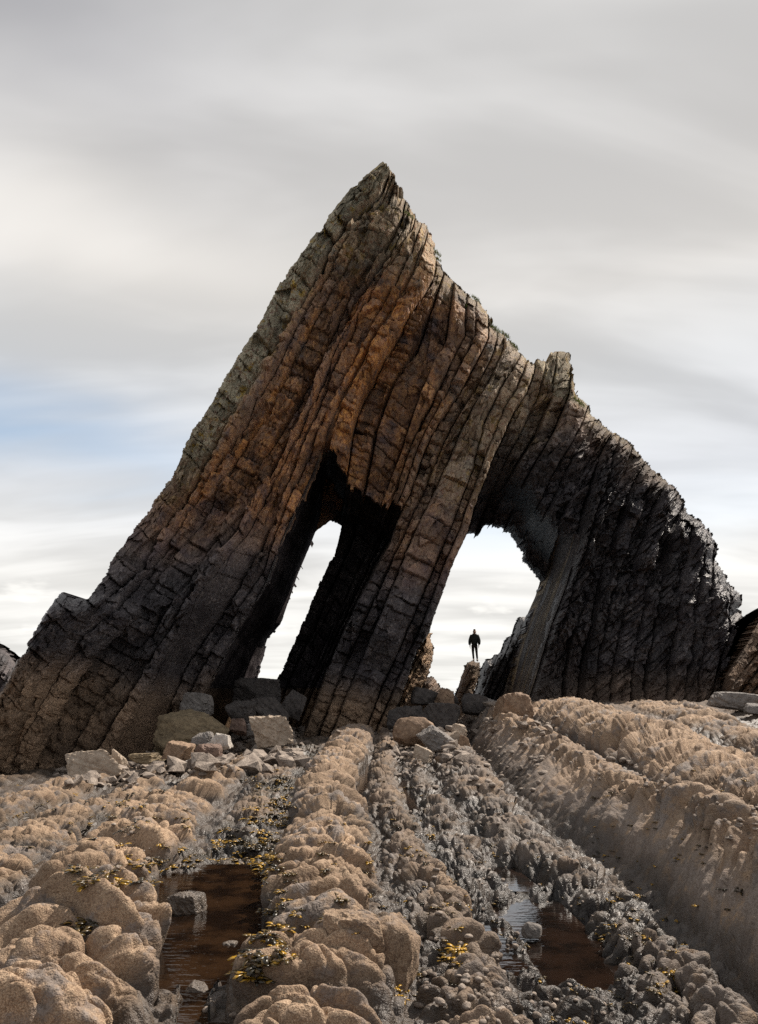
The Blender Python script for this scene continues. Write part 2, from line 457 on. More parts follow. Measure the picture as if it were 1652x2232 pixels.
BED = [
    ('A', 1, curve((842, 345), (764, 410), (688, 507), (610, 615), (556, 718), (476, 842), (420, 930), (366, 1045), (312, 1121), (225, 1213), (118, 1305), (54, 1405), (-6, 1521), (-76, 1640), (-140, 1760))),
    ('G1', 2, curve((868, 345), (829, 417), (789, 449), (753, 492), (724, 532), (695, 593), (667, 644), (641, 690), (613, 744), (590, 780), (484, 949), (460, 997), (420, 1065), (380, 1117), (348, 1165), (304, 1241), (236, 1300), (148, 1377), (88, 1465), (52, 1565), (24, 1613), (-50, 1760))),
    ('G2', 1, curve((885, 345), (843, 449), (803, 489), (775, 532), (753, 575), (721, 629), (667, 726), (631, 805), (590, 892), (500, 1015), (476, 1057), (432, 1137), (376, 1205), (320, 1285), (276, 1345), (212, 1405), (156, 1485), (120, 1549), (80, 1641), (20, 1760))),
    ('G3', 2, curve((905, 345), (872, 480), (845, 535), (825, 560), (796, 602), (753, 668), (713, 751), (677, 823), (641, 892), (564, 1013), (512, 1101), (476, 1161), (432, 1221), (396, 1277), (348, 1349), (304, 1413), (240, 1501), (180, 1597), (90, 1760))),
    ('G4f', 1, curve((925, 345), (893, 500), (872, 545), (828, 604), (782, 670), (749, 740), (713, 812), (667, 923), (600, 1045), (536, 1161), (488, 1221), (424, 1305), (392, 1381), (344, 1457), (265, 1610), (190, 1760))),
    ('G4b', 1, curve((930, 345), (898, 500), (878, 545), (834, 607), (789, 673), (757, 743), (722, 815), (678, 925), (624, 1055), (592, 1149), (552, 1221), (496, 1317), (448, 1389), (412, 1445), (345, 1600), (280, 1760))),
    ('G5', 1, curve((945, 345), (915, 500), (895, 560), (858, 630), (815, 700), (782, 770), (745, 840), (700, 930), (645, 1039), (604, 1158), (572, 1240), (520, 1330), (445, 1450), (370, 1600), (305, 1760))),
    ('G6', 1, curve((960, 345), (930, 500), (904, 590), (883, 629), (861, 665), (829, 716), (807, 759), (771, 824), (749, 860), (728, 906), (701, 978), (680, 1032), (619, 1165), (580, 1266), (540, 1340), (462, 1480), (390, 1620), (320, 1760))),
    ('E', 1, curve((963, 345), (933, 500), (908, 590), (888, 629), (866, 665), (834, 716), (812, 759), (777, 824), (756, 860), (736, 906), (716, 985), (708, 1050), (698, 1127), (690, 1147), (646, 1251), (609, 1359), (580, 1392), (552, 1485), (510, 1600), (470, 1760))),
    ('G7', 2, curve((980, 345), (960, 500), (945, 600), (911, 654), (883, 705), (847, 762), (818, 809), (789, 852), (768, 920), (754, 1030), (740, 1136), (723, 1204), (690, 1269), (637, 1398), (604, 1465), (550, 1600), (490, 1760))),
    ('G8', 3, curve((1010, 345), (1000, 500), (990, 610), (975, 740), (944, 795), (915, 863), (893, 924), (868, 1000), (838, 1080), (800, 1200), (760, 1290), (700, 1420), (650, 1540), (560, 1760))),
    ('P1', 2, curve((1060, 345), (1062, 600), (1063, 734), (1041, 780), (1020, 820), (991, 870), (955, 921), (925, 978), (893, 1075), (875, 1111), (850, 1176), (817, 1230), (781, 1302), (745, 1374), (709, 1464), (683, 1540), (600, 1760))),
    ('P2', 1, curve((1100, 345), (1105, 600), (1099, 759), (1060, 840), (1010, 930), (985, 990), (925, 1118), (889, 1194), (838, 1320), (795, 1421), (759, 1507), (660, 1760))),
    ('P3', 2, curve((1140, 345), (1140, 600), (1134, 775), (1095, 840), (1054, 920), (1025, 1032), (979, 1158), (917, 1305), (867, 1421), (827, 1507), (735, 1760))),
    ('P4', 2, curve((1175, 345), (1175, 700), (1163, 813), (1150, 850), (1123, 890), (1076, 992), (1032, 1111), (1020, 1156), (991, 1219), (944, 1349), (935, 1381), (908, 1421), (874, 1525), (845, 1579), (780, 1760))),
    ('R1', 2, curve((1215, 345), (1215, 750), (1207, 859), (1179, 927), (1143, 983), (1111, 1039), (1075, 1130), (1040, 1250), (960, 1500), (900, 1760))),
    ('R2', 2, curve((1290, 345), (1290, 850), (1271, 915), (1247, 963), (1211, 1019), (1160, 1130), (1110, 1250), (1030, 1500), (980, 1760))),
    ('Gb', 1, curve((1340, 345), (1340, 900), (1323, 943), (1295, 991), (1263, 1059), (1231, 1127), (1191, 1259), (1163, 1331), (1130, 1430), (1105, 1530), (1060, 1760))),
    ('Rf', 2, curve((1345, 345), (1345, 905), (1333, 945), (1310, 1005), (1285, 1090), (1263, 1187), (1231, 1283), (1199, 1367), (1151, 1523), (1090, 1760))),
    ('R4', 2, curve((1385, 345), (1385, 960), (1351, 1043), (1303, 1167), (1271, 1287), (1247, 1407), (1231, 1507), (1200, 1760))),
    ('R5', 2, curve((1440, 345), (1440, 1000), (1423, 1047), (1375, 1187), (1343, 1259), (1323, 1367), (1291, 1507), (1260, 1760))),
    ('R6', 2, curve((1490, 345), (1490, 1050), (1471, 1087), (1431, 1191), (1411, 1287), (1391, 1387), (1371, 1507), (1350, 1760))),
    ('R7', 2, curve((1530, 345), (1530, 1080), (1511, 1137), (1491, 1247), (1475, 1347), (1451, 1487), (1430, 1760))),
    ('R8', 2, curve((1575, 345), (1575, 1120), (1558, 1190), (1545, 1300), (1527, 1400), (1505, 1520), (1490, 1760))),
    ('R9', 1, curve((1645, 345), (1645, 1150), (1645, 1380), (1630, 1450), (1600, 1530), (1590, 1760))),
]
OUT = [(836, 352), (861, 384), (859, 392), (879, 417), (875, 431), (883, 435), (906, 471), (908, 480), (928, 489), (949, 532), (949, 561), (962, 575), (962, 586), (991, 615), (1023, 647), (1045, 658), (1052, 667), (1070, 690), (1072, 712), (1099, 730), (1135, 770), (1156, 791), (1163, 795),
       (1171, 783), (1193, 787), (1199, 769), (1215, 765), (1231, 766), (1242, 771), (1243, 791), (1251, 831), (1259, 863), (1267, 867), (1285, 887), (1287, 903), (1307, 917), (1331, 939), (1371, 963), (1391, 987), (1427, 1027), (1471, 1063), (1491, 1095), (1499, 1119), (1527, 1135), (1551, 1163), (1563, 1195), (1557, 1219), (1575, 1243), (1591, 1275), (1615, 1295), (1617, 1315), (1609, 1327), (1631, 1355), (1631, 1383), (1611, 1415), (1583, 1451), (1567, 1507), (1570, 1755),
       (-140, 1755), (-76, 1640), (-6, 1521), (12, 1497), (36, 1441), (56, 1425), (60, 1405), (96, 1341), (116, 1313), (134, 1289), (156, 1307), (168, 1303), (192, 1305), (216, 1273), (228, 1257), (248, 1213), (276, 1181), (300, 1141), (320, 1121), (340, 1085), (372, 1045), (392, 1005), (408, 961), (424, 930), (440, 915), (462, 877), (480, 842), (500, 808), (512, 790), (528, 762), (560, 716), (575, 688), (595, 647), (609, 613), (616, 615), (634, 582), (641, 575), (670, 536), (683, 505), (697, 507), (713, 478), (739, 435), (764, 410), (771, 406), (786, 395), (793, 383), (832, 354)]
HOLE1 = [(698, 1124), (712, 1130), (722, 1130), (742, 1137), (727, 1204), (695, 1269), (643, 1398), (612, 1465), (590, 1490), (552, 1490), (580, 1392), (609, 1359), (646, 1251), (690, 1147)]
HOLE2 = [(1020, 1156), (1036, 1153), (1047, 1158), (1058, 1141), (1072, 1134), (1101, 1143), (1123, 1159), (1151, 1193), (1151, 1211), (1167, 1229), (1191, 1259), (1179, 1303), (1163, 1331), (1130, 1430), (1105, 1530), (1060, 1762), (780, 1762), (845, 1579), (874, 1525), (908, 1421), (935, 1381), (944, 1349), (991, 1219)]
PIN = [(1163, 795), (1171, 783), (1193, 787), (1199, 769), (1215, 765), (1231, 766), (1242, 771), (1243, 791), (1251, 831), (1259, 863), (1267, 867), (1285, 887), (1275, 890), (1240, 875), (1205, 845), (1185, 815)]


def build_arch():
    rng = np.random.RandomState(5)
    y = np.arange(346, 1752, 2.1); nr = len(y)
    K = len(BED)
    mx = np.stack([np.interp(y, c[2][:, 0], c[2][:, 1]) for c in BED])     # K x rows
    for k in range(1, K): mx[k] = np.maximum(mx[k], mx[k - 1] + .6)
    cols, bed_id, cref = [], [], []
    nb = 0; c0 = 0.0
    for k in range(K - 1):
        wmax = max(12.0, float(np.percentile(mx[k + 1] - mx[k], 92)))
        n = BED[k][1]
        cuts = np.concatenate([[0], np.sort(np.clip((np.arange(1, n) + rng.uniform(-.28, .28, n - 1)) / n, .05, .95)), [1]]) if n > 1 else np.array([0, 1.0])
        for b in range(n):
            m = max(4, int(round(wmax * (cuts[b + 1] - cuts[b]) / 2.0)))
            u = np.linspace(cuts[b], cuts[b + 1], m + 1)
            u[0] += .0015; u[-1] -= .0015
            cols.append(k + u); bed_id.append(np.full(m + 1, nb)); cref.append(c0 + u * wmax); nb += 1
        c0 += wmax
    s = np.concatenate(cols); bid = np.concatenate(bed_id); cr_ = np.concatenate(cref); nc = len(s)
    k = np.minimum(s.astype(int), K - 2); u = s - k
    px = (mx[k] * (1 - u)[:, None] + mx[k + 1] * u[:, None]).T        # rows x cols
    py = np.repeat(y[:, None], nc, 1)
    SS = np.repeat(s[None], nr, 0); CC = np.repeat(cr_[None], nr, 0); BB = np.repeat(bid[None], nr, 0)
    name_at = {b[0]: i for i, b in enumerate(BED)}
    sE, sG6, sG7, sP1, sP4, sGb, sRf = (name_at[q] for q in ('E', 'G6', 'G7', 'P1', 'P4', 'Gb', 'Rf'))
    # wobbling bed edges
    wob = fbm(CC / 60, py / 90, 3, 3) * 1.5
    px = px + wob * ((SS > .02) & (SS < K - 1.02))
    # ---- large form (metres of distance)
    Yb = 30 + np.where(px < VX, (px - VX) * .006, (px - VX) * .004)
    d = np.zeros_like(px)
    fwd = sst(1100, 1300, py) * (SS <= name_at['G4f'] + .0)
    t4 = np.clip(SS - name_at['G4f'], 0, 1)
    d += np.where(SS < name_at['G4b'], -2.6 * sst(1080, 1330, py) * (1 - t4), 0)
    d += np.where(SS < 2, -.9 * sst(1290, 1340, py), 0) + np.where(SS < 1, -.5 * sst(1290, 1320, py), 0)
    # underside of the left limb
    tE = np.clip(SS - sG6, 0, 1)
    dm = 10.9 * sst(955, 1060, py)
    d += np.where((SS >= sG6) & (SS < sE), dm * tE, 0)
    # roof of the narrow opening
    lx = np.array([690, 715, 735, 759, 798, 838, 877, 930]); ly = np.array([960, 985, 1013, 1046, 1057, 1090, 1098, 1110])
    lip = np.interp(px, lx, ly) + (hsh(BB, BB * 0, 9) - .5) * 34 + (hsh(np.floor(CC / 11), BB, 10) - .5) * 12
    inn = (SS >= sE) & (SS < sP1)
    d += np.where(inn, np.where(py > lip, 1.6, 0) + 5.0 * np.clip((py - lip) / 75, 0, 1) + np.where(SS < sG7, 4.2 * sst(0, 70, py - lip), 0), 0)
    d += np.where(inn & (SS > sG7), 1.0 * sst(1130, 1300, py) * (1 - (SS - sG7) / (sP1 - sG7)), 0)
    # roof of the wide opening
    hx = np.array([1000, 1020, 1047, 1072, 1101, 1123, 1151, 1167, 1191, 1240]); hy = np.array([1160, 1156, 1150, 1134, 1143, 1159, 1200, 1229, 1259, 1330])
    lip2 = np.interp(px, hx, hy)
    rr = (SS >= sP4) & (SS < sGb)
    d += np.where(rr, 1.1 + 4.6 * sst(-170, 0, py - lip2), 0)
    d += np.where((SS >= sP4) & (SS < sP4 + 1), .9 * sst(800, 900, py), 0)
    # smooth bedding face of the right limb
    tg = np.clip(SS - sGb, 0, 1)
    d += np.where((SS >= sGb) & (SS < sRf), (1 - tg) * 6.2 * sst(1120, 1250, py), 0)
    d += np.where((SS >= sP4), fbm(px / 150, py / 150, 77, 3) * 1.1, 0)
    # rounding of the weathered top on the right slope
    right_edge = OUT[3:52]
    do = poly_dist(px, py, right_edge, False)
    d += 1.5 * np.exp(-do / 13.0) + .6 * np.exp(-do / 40)
    d += fbm(px / 260, py / 260, 21, 2) * .5
    # ---- relief of the beds, pushed straight back
    ksl = np.interp(SS, [0, 8, 14, 20, 24], [.55, .55, .5, .25, .0])
    al = -py * .87 + ksl * px
    right = sst(sP4 - .2, sP4 + 1.2, SS)
    fine_in = ((SS >= sGb) & (SS < sRf) & (py > 1165)) | ((SS >= sG6) & (SS < sE)) | ((SS >= name_at['G4f']) & (SS < name_at['G4b']) & (py > 1100))
    calm = np.where(fine_in, .035, 1.0); calm = np.where((SS >= name_at['G4f']) & (SS < name_at['G4b']) & (py > 1100), .42, calm)
    boff = rng.uniform(-.52, .52, nb); boff[0] = -.25; boff[1] = -.12; boff[2] = .22
    edge_all = poly_dist(px, py, OUT)
    rel = boff[BB] * (1 - .5 * sst(1450, 1560, py)) * np.where(fine_in, 0, 1)
    # each bed slides a little along its length
    rel += (vn(al / 210 + 13.7 * BB, BB * 5.1, 31) - .5) * .70 * calm
    cb = (CC - (cr_[np.searchsorted(bid, np.arange(nb))])[BB]) + BB * 977.0
    # cross joints: every bed is cut square into blocks of its own length
    Lb = np.exp(rng.uniform(np.log(30), np.log(125), nb))[BB]
    sk = rng.uniform(-.25, .25, nb)[BB]
    cl_ = CC - (cr_[np.searchsorted(bid, np.arange(nb))])[BB]
    tj = (al + sk * cl_ + 3 * fbm(CC / 14, al / 30, 40, 2)) / Lb + 17.3 * BB
    jb = np.floor(tj); jf = tj - jb
    cut = .5 + .5 * (hsh(jb, BB, 47) - .5)                 # a second, uneven joint inside the block
    jb2 = jb * 2 + (jf > cut); fr = np.where(jf > cut, (jf - cut) / (1 - cut), jf / cut); ln = np.where(jf > cut, 1 - cut, cut)
    q1 = hsh(jb2, BB, 48) - .5; q2 = hsh(jb2, BB, 49) - .5; q3 = hsh(jb2, BB, 50) - .5
    bw = np.maximum((cr_[np.searchsorted(bid, np.arange(nb), side='right') - 1] - cr_[np.searchsorted(bid, np.arange(nb))]), 4)[BB]
    f1 = .34 * q1 + .85 * q2 * (fr - .5) * ln * Lb * .02 + .9 * q3 * (cl_ / bw - .5) * np.minimum(bw, 40) * .02
    e1 = np.minimum(fr, 1 - fr) * ln * Lb                    # px to the nearest joint
    f2, e2 = facets(cb / 20, al / 24, 42, .17, .035)
    f3, e3 = facets(CC / 9, al / 11, 43, .050, .014)
    low = sst(1440, 1540, py)                     # wave-worn foot: rounder
    rel += calm * (f1 * (1 - .6 * low) * (1 - .2 * right) + f2 * (1 - .5 * low) * (1 + .5 * right) + f3 * (1 - .5 * low) * (1 + .5 * right))
    # blocks left standing or fallen out
    hb = worley(cb / 60, al / 95, 44)
    drop = hsh(hb[4], hb[5], 45)
    rel += calm * np.where(drop > .84, .34, np.where(drop < .12, -.28, 0)) * (1 - low)
    rel += calm * (.16 * np.exp(-(e1 / 1.7) ** 2) * (hsh(jb2, BB, 52) > .38) + .02 * np.exp(-e2 / .05)) * (1 - .5 * low)
    # pillows near the foot
    w1, w2, *_ = worley(CC / 30, al / 24, 46)
    rel -= low * .30 * np.sqrt(np.clip(1 - (w1 / .8) ** 2, 0, 1)) * np.where(fine_in, .3, 1)
    # cracks along the bed edges
    first = np.searchsorted(bid, np.arange(nb)); last = np.searchsorted(bid, np.arange(nb), side='right') - 1
    pl = px[:, first[bid]]; pr = px[:, last[bid]]
    eg = np.minimum(px - pl, pr - px)
    gs = .10 + .62 * vn(al / 120 + 7 * BB, BB * 3.3, 51) ** 2
    wide_ = pr - pl
    master = np.isin(np.arange(nb), bid[np.r_[True, k[1:] != k[:-1]]])
    gs = gs + .22 * master[BB] * (px - pl < pr - px)
    deep = (rng.uniform(0, 1, nb) > .68)[BB] * sst(.30, .5, vn(al / 260 + BB * 3.1, BB * 1.7, 53))
    rel += calm * .9 * deep * np.exp(-((px - pl) / 3.6) ** 2) * (wide_ > 14)
    rel += calm * gs * np.exp(-(eg / 2.2) ** 2)
    wide = (pr - pl)
    rel += calm * .12 * np.clip(1 - eg / np.maximum(wide * .22, 3), 0, 1) ** 2
    rel += calm * (fbm(CC / 8, al / 13, 61, 3) * .035 + fbm(CC / 4, al / 25, 62, 2) * .012)
    big = right * sst(880, 1000, py)
    g1, ge = facets(px / 36, py / 32, 63, .40, .14); g2, ge2 = facets(px / 15, py / 14, 64, .20, .08)
    kb = (1 - .6 * sst(1300, 1420, py))
    rel += calm * big * kb * (g1 * .8 + g2 * .9)
    mm = sst(2, 60, edge_all)
    P = rays(px, py, Yb + d + rel * (1 - mm))
    P[..., 1] += rel * mm
    stri = fbm(SS * 14, al / 120, 69, 4) * .16 + fbm(SS * 40, al / 60, 70, 3) * .07
    P[..., 1] += np.where((SS >= sGb) & (SS < sRf) & (py > 1165), stri * 1.6, 0) + np.where((SS >= name_at['G4f']) & (SS < name_at['G4b']) & (py > 1100), stri * .5, 0)
    # loose jitter across the sheet so edges are not ruled
    P[..., 0] += calm * fbm(CC / 6, al / 6, 65, 2) * .025; P[..., 2] += calm * fbm(CC / 6 + 40, al / 6, 66, 2) * .03
    back = P.copy()
    T = np.interp(px, [0, 826, 960, 1060, 1250, 1400, 1650], [11.3, 11.2, 9.5, 7.0, 7.2, 8.5, 6.0])
    back[..., 1] = np.maximum(30 + np.where(px < VX, (px - VX) * .006, (px - VX) * .004) + T, P[..., 1] + .35)
    back[..., 0] -= 1.25 * sst(sG6 - 4, sG6 - 1, SS) * np.where(SS < sG6, 1, 1 - tE) * (SS < sE) * sst(960, 1060, py)
    # ---- which cells belong to the rock
    pc = (px[:-1, :-1] + px[1:, 1:]) / 2; qc = (py[:-1, :-1] + py[1:, 1:]) / 2
    cc = CC[:-1, :-1]; ac = al[:-1, :-1]
    jag = 2.8 * (hsh(np.floor(cc / 9), np.floor(ac / 12), 71) - .5) + 2.2 * fbm(pc / 6, qc / 6, 72, 2)
    rgt = sst(900, 1250, pc)
    jx = jag * (1 + .8 * rgt); jy = (2.6 * (hsh(np.floor(pc / 8), np.floor(qc / 8), 73) - .5)) * (1 + 1.2 * rgt)
    keep = in_poly(pc + jx, qc + jy, OUT) & ~in_poly(pc + jx * .8, qc + jy, HOLE2) & ~in_poly(pc + jx * .3, qc + jy * .6, HOLE1)
    # ---- colour zones
    Z = P[..., 2]
    nz = fbm(P[..., 0] / 2.5, Z / 2.5, 81, 4)
    hz = Z + nz * 1.6
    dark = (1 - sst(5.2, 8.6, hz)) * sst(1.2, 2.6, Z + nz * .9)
    dark = np.where(SS > sP4, np.maximum(dark, .98 * (1 - sst(11.0, 16.0, hz)) * sst(1.3, 3.2, Z + nz)), dark)  # right limb: black lichen carried higher as painted shade
    dark = np.maximum(dark, np.where((SS >= sE) & (SS < sP1), .8 * sst(0, 5, py - lip), 0))  # shade of the recess behind the lip, painted into the colour
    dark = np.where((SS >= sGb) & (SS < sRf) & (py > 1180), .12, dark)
    dark = np.where((SS >= sG6) & (SS < sE), sst(970, 1030, py), dark)  # shaded underside of the left limb painted black
    rust = sst(7.0, 10.5, hz) * np.clip(.85 + .9 * fbm(CC / 45, al / 160, 82, 3), 0, 1) * np.interp(SS, [0, 1, 2, 8, 11, 13, 15, 18, 24], [.25, .8, 1, 1, .55, .35, .45, .5, .35])
    rust = np.clip(rust * (.55 + .9 * rng.uniform(0, 1, nb)[BB]), 0, 1)
    lich = np.interp(SS, [0, .8, 1.3, 3, 10, 12, 14, 15, 16, 24], [1, 1, .15, .05, .05, .5, .6, .5, .1, .1]) * sst(8, 12, hz)
    lich = np.maximum(lich, .9 * np.exp(-do / 22) * sst(9, 11, Z)); lich = np.maximum(lich, sst(19, 21.5, Z) * .7)
    lich = np.maximum(lich, np.where(in_poly(px, py, PIN), .9, 0))
    barn = 1 - sst(1.6, 3.6, Z + nz * .9)
    gold = np.interp(px, [0, 400, 600, 950, 1100, 1652], [1, .8, 1, .9, .45, .45])
    barn = barn * gold
    barn = np.where((SS >= sG6 + .05) & (SS < sP1) & (py < 1500), 0, barn)
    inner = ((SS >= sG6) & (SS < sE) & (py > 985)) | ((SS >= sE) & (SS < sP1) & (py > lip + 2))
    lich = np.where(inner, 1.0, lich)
    gs_ = (SS >= sGb) & (SS < sRf) & (py > 1160)
    lich = np.where(gs_, .8, lich); dark = np.where(gs_, np.clip(.38 + 1.3 * fbm(SS * 22, al / 140, 93, 3) + .5 * (1 - sst(1170, 1290, py)), 0, .9), dark)
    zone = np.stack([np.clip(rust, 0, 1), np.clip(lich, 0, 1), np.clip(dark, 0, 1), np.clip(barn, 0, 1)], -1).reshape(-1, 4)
    i2 = worley(cb / 20, al / 24, 42)
    bl = .5 + .45 * (hsh(jb2, BB, 91) - .5) + .45 * (hsh(i2[4], i2[5], 92) - .5) + .55 * (rng.uniform(0, 1, nb)[BB] - .5)
    bl = bl.reshape(-1)
    V, Q, cell, ii, jj = solid(P, back, keep)
    zone = np.concatenate([zone, zone]); bl = np.concatenate([bl, bl])
    sc = SS[ii, jj]; yc = py[ii, jj]; xc = px[ii, jj]
    lab = np.zeros(len(ii), int)                               # summit wall
    lab[(sc < sE) & (yc > 985)] = 1                             # left limb
    lab[(sc >= sG7) & (sc < sP4) & (yc > 1098 + 0 * xc)] = 2    # middle pillar
    lab[(sc >= sE) & (sc < sG7) & (yc > 1098)] = 2
    lab[sc >= sP4] = 3                                          # right limb
    lab[in_poly(xc, yc, PIN)] = 4
    ql = lab[cell]
    root = link(bpy.data.objects.new('rock_arch', None)); root.location = (0, 32, 0)
    tag(root, 'huge pointed rock arch of steeply tilted brown beds with two openings', 'rock arch')
    for i, (nm, lb) in enumerate((('summit_wall', 'rust brown peak of slanting beds above both openings'), ('left_limb', 'long leaning left leg, dark at its foot'), ('middle_pillar', 'leaning pillar between the two openings'), ('right_limb', 'black craggy right leg with fanned beds'), ('pinnacle', 'stubby lichen covered tooth on the right shoulder'))):
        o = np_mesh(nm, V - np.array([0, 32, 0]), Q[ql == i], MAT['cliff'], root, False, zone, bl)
        o['label'] = lb
    P = P.copy(); P[~in_poly(px, py, OUT)] = (0, 1e4, 0)
    return root, P


ARCH, ARCH_P = build_arch()


def moss_cushion(loc, size, seed):
    """a ragged tuft: many thin blades leaning every way out of a crack"""
    rng = random.Random(seed); bm = bmesh.new()
    for q in range(170):
        a = rng.uniform(0, 6.283); r = size * rng.random() ** .7 * 1.6
        b = loc + Vector((math.cos(a) * r, math.sin(a) * r * .5 - .05, math.cos(a) * r * -.75 + rng.uniform(-.3, .3) * size))
        h = size * rng.uniform(.2, .75); t = b + Vector((rng.uniform(-.5, .5) * h, rng.uniform(-.6, .2) * h, h))
        sd_ = Vector((rng.uniform(-1, 1), rng.uniform(-1, 1), 0)).normalized() * size * rng.uniform(.04, .09)
        m_ = (b + t) / 2 + Vector((0, 0, h * .12))
        v = [bm.verts.new(c) for c in (b - sd_, b + sd_, m_ + sd_ * .8, t, m_ - sd_ * .8)]
        bm.faces.new(v)
    return bm


for i, (mx_, my_, sz) in enumerate(((891, 472, .14), (948, 553, .17), (953, 566, .12), (1036, 652, .15), (1015, 668, .14), (1074, 716, .2), (1100, 733, .18), (1120, 756, .16), (1262, 880, .2))):
    dd = np.hypot((ARCH_P[..., 0] / ARCH_P[..., 1] * F + VX) - mx_, (EYE - ARCH_P[..., 2]) / ARCH_P[..., 1] * F + VY - my_)
    j = np.unravel_index(np.argmin(dd), dd.shape)
    loc = Vector(ARCH_P[j]) - Vector((0, 32, 0))
    bm_obj('grass_tuft', moss_cushion(loc, sz, i), MAT['moss'], ARCH, True)


# ================================================================== OTHER STANDING ROCKS
def crag(name, label, poly, Y, T, angle, seed, mat, slope=0.0, zone=(0, 0, 0, 0), cat='rock', bedw=16, round_=18, rough=1.0, amp=1.0, tiltx=0.0):
    """a standing rock: outline at its own distance, bedded relief in front, thickness behind"""
    xs = [p[0] for p in poly]; ys = [p[1] for p in poly]
    gx = np.arange(min(xs) - 4, max(xs) + 6, 1.9); gy = np.arange(min(ys) - 4, max(ys) + 6, 1.9)
    px, py = np.meshgrid(gx, gy)
    ca, sa = math.cos(R(angle)), math.sin(R(angle))
    al = px * ca - py * sa; ac = px * sa + py * ca
    inside = poly_dist(px, py, poly)
    cx = sum(xs) / len(xs); cy = max(ys)
    d = .75 * T * np.exp(-inside / round_) + slope * (cy - py) / F * Y + tiltx * (px - cx) / F * Y
    bi = np.floor(ac / bedw + .5 * fbm(al / 60, ac / 60, seed, 2)); bf = ac / bedw - np.floor(ac / bedw)
    d += amp * (hsh(bi, bi * 0, seed + 1) - .5) * .5
    f1, e1 = facets(ac / (bedw * 1.2) + bi * 31, al / (bedw * 1.6), seed + 2, .22, .16)
    f2, e2 = facets(ac / 8, al / 9, seed + 3, .10, .08)
    d += amp * rough * (f1 + f2 + .08 * np.exp(-e1 / .06)) + amp * .25 * np.exp(-(np.minimum(bf, 1 - bf) / .09) ** 2)
    d += fbm(px / 9, py / 9, seed + 4, 3) * .06
    P = rays(px, py, Y + d * 1.0)
    back = P.copy(); back[..., 1] = np.maximum(Y + T * .8, P[..., 1] + .3)
    pc = (px[:-1, :-1] + px[1:, 1:]) / 2; qc = (py[:-1, :-1] + py[1:, 1:]) / 2
    keep = in_poly(pc + 3 * (hsh(np.floor(pc / 6), np.floor(qc / 7), seed + 5) - .5), qc + 3 * (hsh(np.floor(pc / 7), np.floor(qc / 6), seed + 6) - .5), poly)
    V, Q, cell, ii, jj = solid(P, back, keep)
    z = np.tile(np.array(zone, float), (len(V), 1))
    bl = np.tile((.5 + .8 * (hsh(bi, np.floor(al / 30), seed + 7) - .5)).reshape(-1), 2)
    o = np_mesh(name, V, Q, mat, None, False, z, bl)
    # origin at the foot
    lo = Vector(((cx - VX) / F * Y, Y, float(V[:, 2].min())))
    o.data.transform(Matrix.Translation(-lo)); o.location = lo
    tag(o, label, cat)
    return o


crag('rock_outcrop', 'dark rock hump at the left edge behind the arch foot', [(-60, 1380), (-20, 1396), (0, 1411), (16, 1421), (32, 1441), (50, 1470), (60, 1530), (60, 1640), (-90, 1640), (-90, 1400)], 40, 5, 60, 301, MAT['cliff'], zone=(.2, 0, .75, 0))
crag('rock_outcrop', 'brown bedded outcrop at the right edge beside the black limb', [(1760, 1270), (1700, 1310), (1652, 1356), (1628, 1398), (1600, 1440), (1578, 1475), (1566, 1520), (1562, 1600), (1760, 1600)], 28, 6, 52, 302, MAT['cliff'], zone=(.35, .1, .25, .55), bedw=22)
# rocks seen through the wide opening
crag('rock_slab', 'upright orange lit slab leaning behind the middle pillar', [(945, 1380), (941, 1384), (938, 1392), (945, 1412), (943, 1440), (934, 1470), (915, 1510), (880, 1560), (850, 1570), (880, 1480), (905, 1415), (925, 1385), (937, 1378)], 35.5, 3, 62, 303, MAT['cliff'], zone=(.55, .5, 0, .6), bedw=9, tiltx=1.2, round_=5)
crag('rock_lump', 'low dark lump between the pillar foot and the sea gap', [(930, 1476), (940, 1472), (952, 1484), (961, 1500), (972, 1509), (979, 1520), (985, 1560), (895, 1580), (905, 1500), (920, 1480)], 36.5, 2.5, 40, 304, MAT['cliff'], zone=(.6, .2, .5, .3), bedw=14, amp=.6)
crag('rock_fin', 'row of black jagged fins beside the grey face of the right limb', [(1168, 1320), (1160, 1330), (1156, 1350), (1146, 1345), (1143, 1344), (1134, 1343), (1126, 1360), (1118, 1388), (1110, 1386), (1104, 1396), (1095, 1421), (1085, 1428), (1079, 1426), (1073, 1436), (1068, 1437), (1060, 1438), (1052, 1452), (1046, 1464), (1042, 1490), (1030, 1530), (1020, 1600), (1165, 1600), (1170, 1400)], 38.5, 3, 66, 305, MAT['black'], bedw=13, round_=5)
crag('rock_slab', 'narrow leaning slab that the standing person has climbed', [(1022, 1443), (1028, 1440), (1045, 1444), (1047, 1452), (1045, 1470), (1040, 1490), (1034, 1512), (1024, 1560), (985, 1560), (990, 1522), (1000, 1497), (1008, 1470), (1015, 1450)], 36.6, 2.2, 64, 306, MAT['cliff'], zone=(.35, .45, .25, .35), bedw=12, round_=5, amp=.8)


